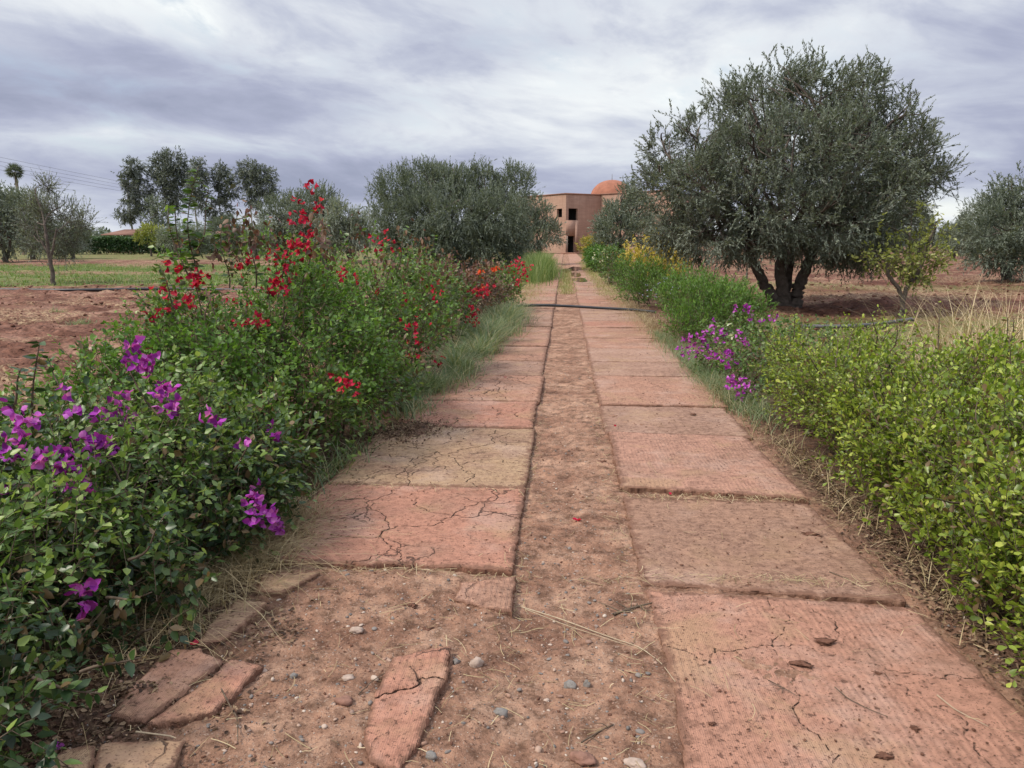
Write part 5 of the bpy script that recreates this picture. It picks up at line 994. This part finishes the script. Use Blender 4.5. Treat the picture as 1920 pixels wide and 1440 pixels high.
# bleached bare twig bush
tw = thing('dead_bush', 'bleached leafless twiggy bush behind the lime green hedge', 'dead bush', (3.75, 8.3, 0)); tb = Tubes()
for q in range(34):
    a = rr.uniform(0, 6.28); r0 = rr.uniform(.2, .6); e_ = np.array([math.cos(a)*r0, math.sin(a)*r0, rr.uniform(.2, .52)]); pts = curve_pts((rr.normal(0, .06), rr.normal(0, .06), -.05), e_, 7, .12, 300+q); tb.add(pts, np.linspace(.007, .003, 7), 4)
    for s in range(5): k_ = rr.integers(2, 7); tb.add(curve_pts(pts[k_], pts[k_]+rr.normal(0, .10, 3)+[0, 0, .06], 4, .15, 400+q*9+s), np.linspace(.0035, .0015, 4), 3)
tb.build('twigs', M_pale_twig, tw)

# ---------------------------------------------------------------- pipes
def pipe(name, label, pts, r, mat, cat='pipe', group=None):
    pts = np.array(pts, float); t = np.linspace(0, len(pts)-1, len(pts)*8); k = np.arange(len(pts))
    sm = np.stack([np.interp(t, k, pts[:, j]) for j in range(3)], 1)
    for _ in range(6): sm[1:-1] = (sm[:-2]+sm[1:-1]*2+sm[2:])/4
    tb = Tubes(); tb.add(sm, r, 12); return tag(tb.build(name, mat), label, cat, group)
yy0 = Yof(581)
pipe('water_pipe', 'thick black water pipe lying right across the slab track', [(-2.6, yy0+.2, .0), (-1.7, yy0+.1, .03), (-1.0, yy0+.1, .075), (-.5, yy0+.06, .10), (.1, yy0, .085), (.8, yy0-.1, .055), (1.45, yy0-.22, .035), (2.0, yy0-.4, .0)], .030, M_pipe, group='irrigation pipes')
a = G(-40, 548); c = G(330, 546)
pipe('water_pipe', 'thin black irrigation pipe lying on the bare soil of the left field', [(a[0], a[1]+.2, .07), ((a[0]+c[0])/2, a[1]-.1, .08), (c[0], c[1], .08), (c[0]+3, c[1]-.2, .04)], .045, M_pipe, group='irrigation pipes')
ps = [G(1500, 612, .03), G(1590, 612, .05), G(1650, 607, .05), G(1712, 598, .06)]
pipe('water_pipe', 'dusty grey irrigation pipe end beside the small yellow-green tree', ps, .034, M_pipe_grey, group='irrigation pipes')

# ---------------------------------------------------------------- stones, clods, litter
def ico(sub=2):
    bm = bmesh.new(); bmesh.ops.create_icosphere(bm, subdivisions=sub, radius=1); V = np.array([v.co[:] for v in bm.verts]); Fc = np.array([[v.index for v in f.verts] for f in bm.faces]); bm.free(); return V, Fc
ICO1 = ico(1); ICO2 = ico(3)
def stone(label, px, py, wpx, mat, seed, flat=.55, cat='stone', name='stone', z0=None, rough=.35, group='larger stones on the track', asp=.7):
    c = G(px, py, -.02 if z0 is None else z0); s = wpx/F*math.hypot(c[1], H)/2*(.6 if rough > .6 else 1); V, Fc = ICO2; sd = seed*1.7
    fq = 2.6 if rough > .6 else 1.1; k = 1+rough*fbm(V[:, 0]*fq+sd, V[:, 1]*fq, V[:, 2]*fq, 4, seed, .6)
    U = V*k[:, None]*np.array([s, s*asp, s*flat]); rr_ = np.random.default_rng(seed); a = rr_.uniform(-.6, .6); U = U@np.array([[math.cos(a), math.sin(a), 0], [-math.sin(a), math.cos(a), 0], [0, 0, 1]])
    g0 = ground_z(c[0], c[1]) if z0 is None else z0
    o = mesh_np(name, U, [Fc], mat, smooth=rough <= .6); o.location = (c[0], c[1], float(g0)+s*flat*.45); tag(o, label, cat, group); return o
stone('smooth grey oval pebble in the middle of the dirt', 937, 1338, 27, M_stoneg, 1); stone('dark rounded grey stone beside the upright sliver', 1069, 1282, 20, M_stoneg, 2, .8)
stone('thin upright slate-grey stone sliver', 1100, 1283, 12, M_stoneg, 3, 1.3, asp=.5); stone('round tan pebble behind the tall pink fragment', 893, 1255, 24, M_stonep, 4, .8)
stone('tan flat pebble left of the tall pink fragment', 652, 1285, 24, M_stonep, 5, .4); stone('pale cream pebble near the dry twigs', 669, 1188, 24, M_stonep, 6, .5); stone('half-buried brown stone in the small hollow', 646, 1332, 30, M_stoner, 7, .5)
stone('grey stone half buried at the bottom centre edge', 1090, 1425, 40, M_stoner, 8, .45); stone('small upright grey stone at the edge of the tall pink fragment', 856, 1245, 13, M_stoneg, 9, 1.0)
stone('black round pebble in the dirt between the two pink fragments', 551, 1280, 14, M_stoneg, 10, .7); stone('flat pale stone at the bottom right of the centre dirt', 1190, 1437, 34, M_stonep, 11, .4); stone('grey pebble at the foot of the tall pink fragment', 808, 1432, 20, M_stoneg, 12, .7)
stone('pink-grey field stone on the left bare soil', 176, 660, 22, M_stonep, 13, .6, group='stones on the field'); stone('pinkish stone half hidden by dry grass on the left field', 238, 628, 18, M_stonep, 14, .6, group='stones on the field')
for i, (px, py, w_, lab) in enumerate([(1518, 1003, 44, 'largest soil clod on the brown slab, dark and flat'), (1405, 1096, 26, 'dark soil clod near the joint below the brown slab'), (1437, 1098, 20, 'small soil clod beside the joint clod'), (1545, 1205, 46, 'wide dark soil smear clod on the big pink slab'),
        (1645, 1262, 22, 'brown clod beside a grey chip on the big pink slab'), (1504, 1246, 40, 'low crumbled clod above the grey chip on the pink slab'), (1715, 1365, 24, 'dark clod toward the lower right of the big slab'), (1660, 1418, 40, 'crumbled clod at the bottom of the big slab'), (1335, 1357, 20, 'clod on the inner edge of the big slab'), (1395, 924, 18, 'dark clod on the joint above the brown slab'),
        (1327, 843, 16, 'small clod on the second pink slab, uppermost'), (1322, 857, 18, 'small clod on the second pink slab, in its middle'), (1350, 886, 18, 'small clod on the second pink slab, lowest'), (1300, 777, 16, 'tiny clod on the dusty slab near the right edge'), (1202, 862, 12, 'tiny clod near the inner edge of the second pink slab'),
        (735, 1058, 14, 'dark clod on the lower edge of the cracked pink slab'), (644, 1061, 16, 'red-brown clod at the corner of the cracked pink slab'), (800, 1180, 40, 'big crumbled soil clod on the dirt before the cracked pink slab'), (770, 1142, 34, 'crumbly soil clod above the biggest dirt clod'), (1130, 866, 22, 'clod with roots in the centre dirt strip')]):
    o = stone(lab, px, py, w_, M_clod, 30+i, .22, 'soil clod', 'soil_clod', z0=.001 if px > 1150 or (py < 1070 and px < 990) else None, rough=.9, group='soil clods on the track', asp=.6)
def scatter_mesh(name, T, n, xy, size, mat, seed, label, cat, zoff, flat=(1, 1, .6), rough=.3, kind='stuff'):
    rr_ = np.random.default_rng(seed); V, Fc = T; m = len(V); a = rr_.uniform(0, 6.28, n); ca, sa = np.cos(a), np.sin(a)
    U = V[None]*np.array(flat)*(1+rough*rr_.normal(size=(n, m, 1))*.5)*(1+.25*rr_.normal(size=(n, 1, 3))); X_ = U[..., 0]*ca[:, None]-U[..., 1]*sa[:, None]; Y_ = U[..., 0]*sa[:, None]+U[..., 1]*ca[:, None]
    Pz = np.stack([X_*size[:, None]+xy[:, :1], Y_*size[:, None]+xy[:, 1:], U[..., 2]*size[:, None]+zoff[:, None]], -1)
    Fa = (Fc[None]+(np.arange(n)*m)[:, None, None]).reshape(-1, 3); tone = np.repeat(rr_.random(n), len(Fc))
    o = mesh_np(name, Pz.reshape(-1, 3), [Fa], mat, {'tone': ('FACE', tone)}, smooth=False); return tag(o, label, cat, None, kind)
mg, t, b = new_mat('mixed_gravel'); t.l.new(t.ramp(t.attr('tone'), [(.1, (.14, .125, .115)), (.35, (.22, .19, .17)), (.5, (.26, .145, .10)), (.75, (.33, .20, .14)), (.95, (.48, .40, .33))]), b.inputs['Base Color']); b.inputs['Roughness'].default_value = .85
rr = np.random.default_rng(300)
def soil_pts(n, rr):
    """random points on bare dirt of the track near the viewer"""
    y = 1.5+8.5*rr.random(n)**1.7; x = rr.uniform(-1.9, 1.75, n)
    d = ((x > XC0+.01) & (x < XC1-.02)) | ((x < XC0) & (y < 3.3)) | (x > XR+.05) | (x < XL-.1)
    return np.column_stack([x, y])[d]
xy = soil_pts(26000, rr); cov = (xy[:, 0] < XC0) | (rr.random(len(xy)) < .75); xy = xy[cov]; n = len(xy); sz = .0016+.0065*rr.random(n)**5
scatter_mesh('gravel', ICO1, n, xy, sz, mg, 301, 'small mixed gravel scattered over the dirt of the track', 'gravel', ground_z(xy[:, 0], xy[:, 1])+sz*.15)
n = 420; xy = np.column_stack([np.where(rr.random(n) < .5, rr.uniform(-1.2, -.25, n), rr.uniform(-.2, .35, n)), 1.55+2.2*rr.random(n)]); sz = .004+.010*rr.random(n)**3
scatter_mesh('gravel', ico(2), n, xy, sz, mg, 302, 'larger grey and tan pebbles in the dirt near the tall pink fragment', 'gravel', ground_z(xy[:, 0], xy[:, 1])+sz*.2, (1, .7, .5), .12)
# crumbs of soil on slabs
n = 5200; y = 1.5+9*rr.random(n)**1.6; x = np.where(rr.random(n) < .6, rr.uniform(XC1, XR, n), rr.uniform(XL, XC0, n)); xy = np.column_stack([x, y]); sz = .0014+.0045*rr.random(n)**5
scatter_mesh('soil_crumbs', ICO1, n, xy, sz, M_clod, 303, 'crumbs of dark soil scattered on the slabs', 'soil crumbs', np.full(n, .003)+(x > 0)*(y > 3.35)*(y < 5.9)*.008, (1, 1, .6), .4)
xy = soil_pts(7000, rr); n = len(xy); sz = .0018+.0060*rr.random(n)**4
scatter_mesh('soil_crumbs', ICO1, n, xy, sz, M_clod, 305, 'dark crumbs of soil lying on the dirt of the track', 'soil crumbs', ground_z(xy[:, 0], xy[:, 1])+sz*.2, (1, .8, .6), .45)
# field clods
n = 16000; y = 3.5+26*rr.random(n)**1.6; x = np.where(rr.random(n) < .55, -3.2-rr.random(n)*y*.75, 3.4+rr.random(n)*y*.65); xy = np.column_stack([x, y]); sz = (.008+.035*rr.random(n)**4)*(.6+.04*y)
mcl, t, b = new_mat('ploughed_clod'); t.l.new(t.ramp(t.attr('tone'), [(.1, (.095, .043, .028)), (.5, (.15, .073, .050)), (.9, (.21, .115, .082))]), b.inputs['Base Color']); b.inputs['Roughness'].default_value = .97; b.inputs['Specular IOR Level'].default_value = .1
scatter_mesh('soil_clods', ICO1, n, xy, sz, mcl, 304, 'red clods of the ploughed fields on both sides', 'soil', ground_z(x, y)+sz*.1, (1, .9, .55), .35)
# straw lying flat
def straws(name, xy, ln, w, mat, seed, label, z, kind='stuff', cat='straw'):
    rr_ = np.random.default_rng(seed); n = len(xy); a = rr_.uniform(0, 6.28, n); bnd = rr_.normal(0, .35, n); t = np.linspace(-.5, .5, 5)
    X_ = xy[:, :1]+ln[:, None]*(np.cos(a)[:, None]*t-np.sin(a)[:, None]*bnd[:, None]*t**2); Y_ = xy[:, 1:]+ln[:, None]*(np.sin(a)[:, None]*t+np.cos(a)[:, None]*bnd[:, None]*t**2)
    Zc = z[:, None]+.003+rr_.random((n, 1))*.010+rr_.normal(0, .012, (n, 1))*t+.004*rr_.random((n, 5)); sx_ = -np.sin(a)[:, None]*w[:, None]; sy_ = np.cos(a)[:, None]*w[:, None]
    A_ = np.stack([X_-sx_, Y_-sy_, Zc], -1); B2 = np.stack([X_+sx_, Y_+sy_, Zc+w[:, None]*.5], -1); V = np.stack([A_, B2], 2).reshape(-1, 3)
    i = np.arange(n)[:, None]*10+np.arange(4)[None]*2; Fq = np.stack([i, i+1, i+3, i+2], -1).reshape(-1, 4)
    o = mesh_np(name, V, [Fq], mat, {'tone': ('FACE', np.repeat(np.clip(rr_.normal(.5, .25, n), 0, 1), 4))}); return tag(o, label, cat, None, kind)
xs = []; ys = []
for (cx, cy, sx_, sy_, n) in ((XC0+.03, 5, .03, 2.2, 280), (XC1-.04, 5, .035, 2.4, 280), (-.65, 2.5, .5, .6, 220), (.05, 2.4, .25, .6, 130), (XR+.14, 4.2, .09, 2, 420), (-1.55, 3.1, .14, .7, 900), (-1.3, 6.1, .25, .4, 500), (.95, 4.42, .45, .02, 260), (1.0, 3.30, .45, .025, 200), (-.8, 3.32, .4, .02, 120), (-.8, 4.5, .4, .02, 80), (1.0, 3.5, .4, 1.2, 60)):
    xs.append(rr.normal(cx, sx_, n)); ys.append(rr.normal(cy, sy_, n))
x = np.concatenate(xs); y = np.clip(np.concatenate(ys), 1.4, 30); n = len(x)
onslab = ((x > XC1) & (x < XR)) | ((x > XL) & (x < XC0) & (y > 3.35)); z = np.where(onslab, .006, ground_z(x, y))
straws('straw', np.column_stack([x, y]), rr.uniform(.015, .11, n), rr.uniform(.0006, .0014, n), M_straw, 310, 'bits of dry straw scattered along the slab edges and dirt', z)
n = 9000; y = 4+22*rr.random(n)**1.3; x = np.where(rr.random(n) < .6, -3-rr.random(n)*y*.75, 3.2+rr.random(n)*y*.6); k = masks(x, y)[3] > .3; x, y = x[k], y[k]; n = len(x)
straws('straw', np.column_stack([x, y]), rr.uniform(.08, .28, n), rr.uniform(.0012, .003, n)*(.6+y*.05), M_straw, 311, 'dry straw lying on the red ploughed fields', ground_z(x, y)+.01)
# dead leaf litter under the shrubs
xs = []; ys = []
for (cx, cy, sx_, sy_, n) in ((-1.55, 2.0, .22, .45, 2600), (-1.35, 1.75, .25, .25, 900), (-1.5, 3.0, .12, .6, 1300), (-1.3, 6.0, .20, .20, 1500), (-1.55, 4.9, .09, .7, 900), (1.68, 3.8, .07, 1.4, 3600), (1.75, 2.6, .10, .7, 1500), (-1.1, 2.7, .07, .10, 120)):
    xs.append(rr.normal(cx, sx_, n)); ys.append(rr.normal(cy, sy_, n))
x = np.concatenate(xs); y = np.concatenate(ys); n = len(x); LV = Leaves(); z = np.maximum(ground_z(x, y), np.where((x > XL) & (x < XC0) & (y > 3.35), .003, -1))+.004+.012*rr.random(n)
a = rr.uniform(0, 6.28, n); LV.add(np.column_stack([x, y, z]), np.column_stack([np.cos(a), np.sin(a), rr.normal(0, .25, n)]), rr.normal(0, .35, (n, 3))+np.array([0, 0, 1]), rr.uniform(.008, .026, n), T_leaf(.32, .5, .35), rr.random(n))
o = LV.build('leaf_litter', M_litter); tag(o, 'brown dead leaves littering the ground under the shrubs', 'leaf litter', kind='stuff')
# fallen bracts
for px, py, lab, w_ in ((1082, 968, 'crimson fallen petal in the middle of the dirt strip', .022), (1258, 928, 'red fallen petal on the joint of the right-hand slabs', .016), (1152, 800, 'red fallen petal near the inner edge of a pink slab', .018), (948, 708-0, 'tiny red petal far up the left slabs', .018), (368, 1205, 'red petal on the soil above the cracked fragment pair', .02), (108, 1395, 'magenta petal in the leaf litter at the bottom left', .02)):
    c = G(px, py, .01); LV = Leaves(); n = 4; a = rr.uniform(0, 6.28, n); z0 = max(float(ground_z(c[0], c[1])), .008 if px > 1120 or px == 948 else -1)+.006
    LV.add(np.tile([c[0], c[1], z0], (n, 1)), np.column_stack([np.cos(a), np.sin(a), np.full(n, .6)]), rr.normal(0, .4, (n, 3))+[0, 0, 1], np.full(n, w_*1.3), BR, rr.random(n)*.6+.3); o = LV.build('fallen_petal', M_magenta if 'magenta' in lab else M_red); tag(o, lab, 'petal', 'fallen petals')
# twigs and long stalks
def stalk(name, label, pix, r, mat, z=.012, cat='twig', side=0):
    pts = np.array([G(a, b, z) for a, b in pix]); pts[:, 2] = np.maximum(pts[:, 2], ground_z(pts[:, 0], pts[:, 1])+r)
    t = np.linspace(0, len(pts)-1, len(pts)*6); k = np.arange(len(pts)); sm = np.stack([np.interp(t, k, pts[:, j]) for j in range(3)], 1)
    for _ in range(3): sm[1:-1] = (sm[:-2]+2*sm[1:-1]+sm[2:])/4
    tb = Tubes(); tb.add(sm, np.linspace(r, r*.5, len(sm)), 6)
    for q in range(side):
        i = rng.integers(3, len(sm)-2); d = np.append(rng.normal(0, .06, 2), .015); tb.add(curve_pts(sm[i], sm[i]+d, 4, .1, q+len(label)), np.linspace(r*.6, r*.2, 4), 4)
    return tag(tb.build(name, mat), label, cat, 'twigs and stalks lying on the track')
stalk('dry_stalk', 'long pale dry stalk curving across the dirt to the big pink slab', [(978, 1138), (1050, 1160), (1130, 1190), (1200, 1215), (1240, 1245), (1266, 1285)], .0026, M_pale_twig, -.015)
stalk('dry_stalk', 'shorter pale dry stalk alongside the long curving one', [(985, 1142), (1060, 1172), (1140, 1198), (1215, 1222)], .0018, M_pale_twig, -.015)
stalk('dry_stalk', 'straight pale straw on the lower right of the big pink slab', [(1757, 1303), (1790, 1330), (1853, 1362)], .0022, M_pale_twig, .006)
stalk('twig', 'thin dark curved twig on the big pink slab', [(1565, 1288), (1590, 1310), (1630, 1330), (1665, 1344)], .002, M_twig, .006)
stalk('twig', 'short dark straight twig on the brown slab', [(1555, 1072), (1592, 1086)], .0025, M_twig, .012)
stalk('twig', 'forked dark twigs crossing on the big pink slab', [(1440, 1275), (1470, 1290), (1495, 1305)], .0018, M_twig, .006, side=4)
stalk('twig', 'small dark forked twig at the lower centre of the dirt', [(1090, 1392), (1120, 1375), (1150, 1360)], .003, M_twig, -.015, side=2)
stalk('twig', 'dark gnarled root on the inner corner of the big pink slab', [(1150, 1152), (1190, 1140), (1224, 1130)], .006, M_twig, -.005, side=7)
stalk('twig', 'long slim twig standing in the litter near the cracked fragment pair', [(415, 1292), (432, 1325), (445, 1345), (446, 1390)], .003, M_twig, .02)
stalk('twig', 'thin twig pointing at the left side of the tall pink fragment', [(672, 1302), (700, 1275), (738, 1252)], .002, M_twig, .012)
stalk('twig', 'short twig in front of the leaf litter at the lower left', [(255, 1372), (320, 1380), (330, 1384)], .003, M_pale_twig, .015)
print('done building')
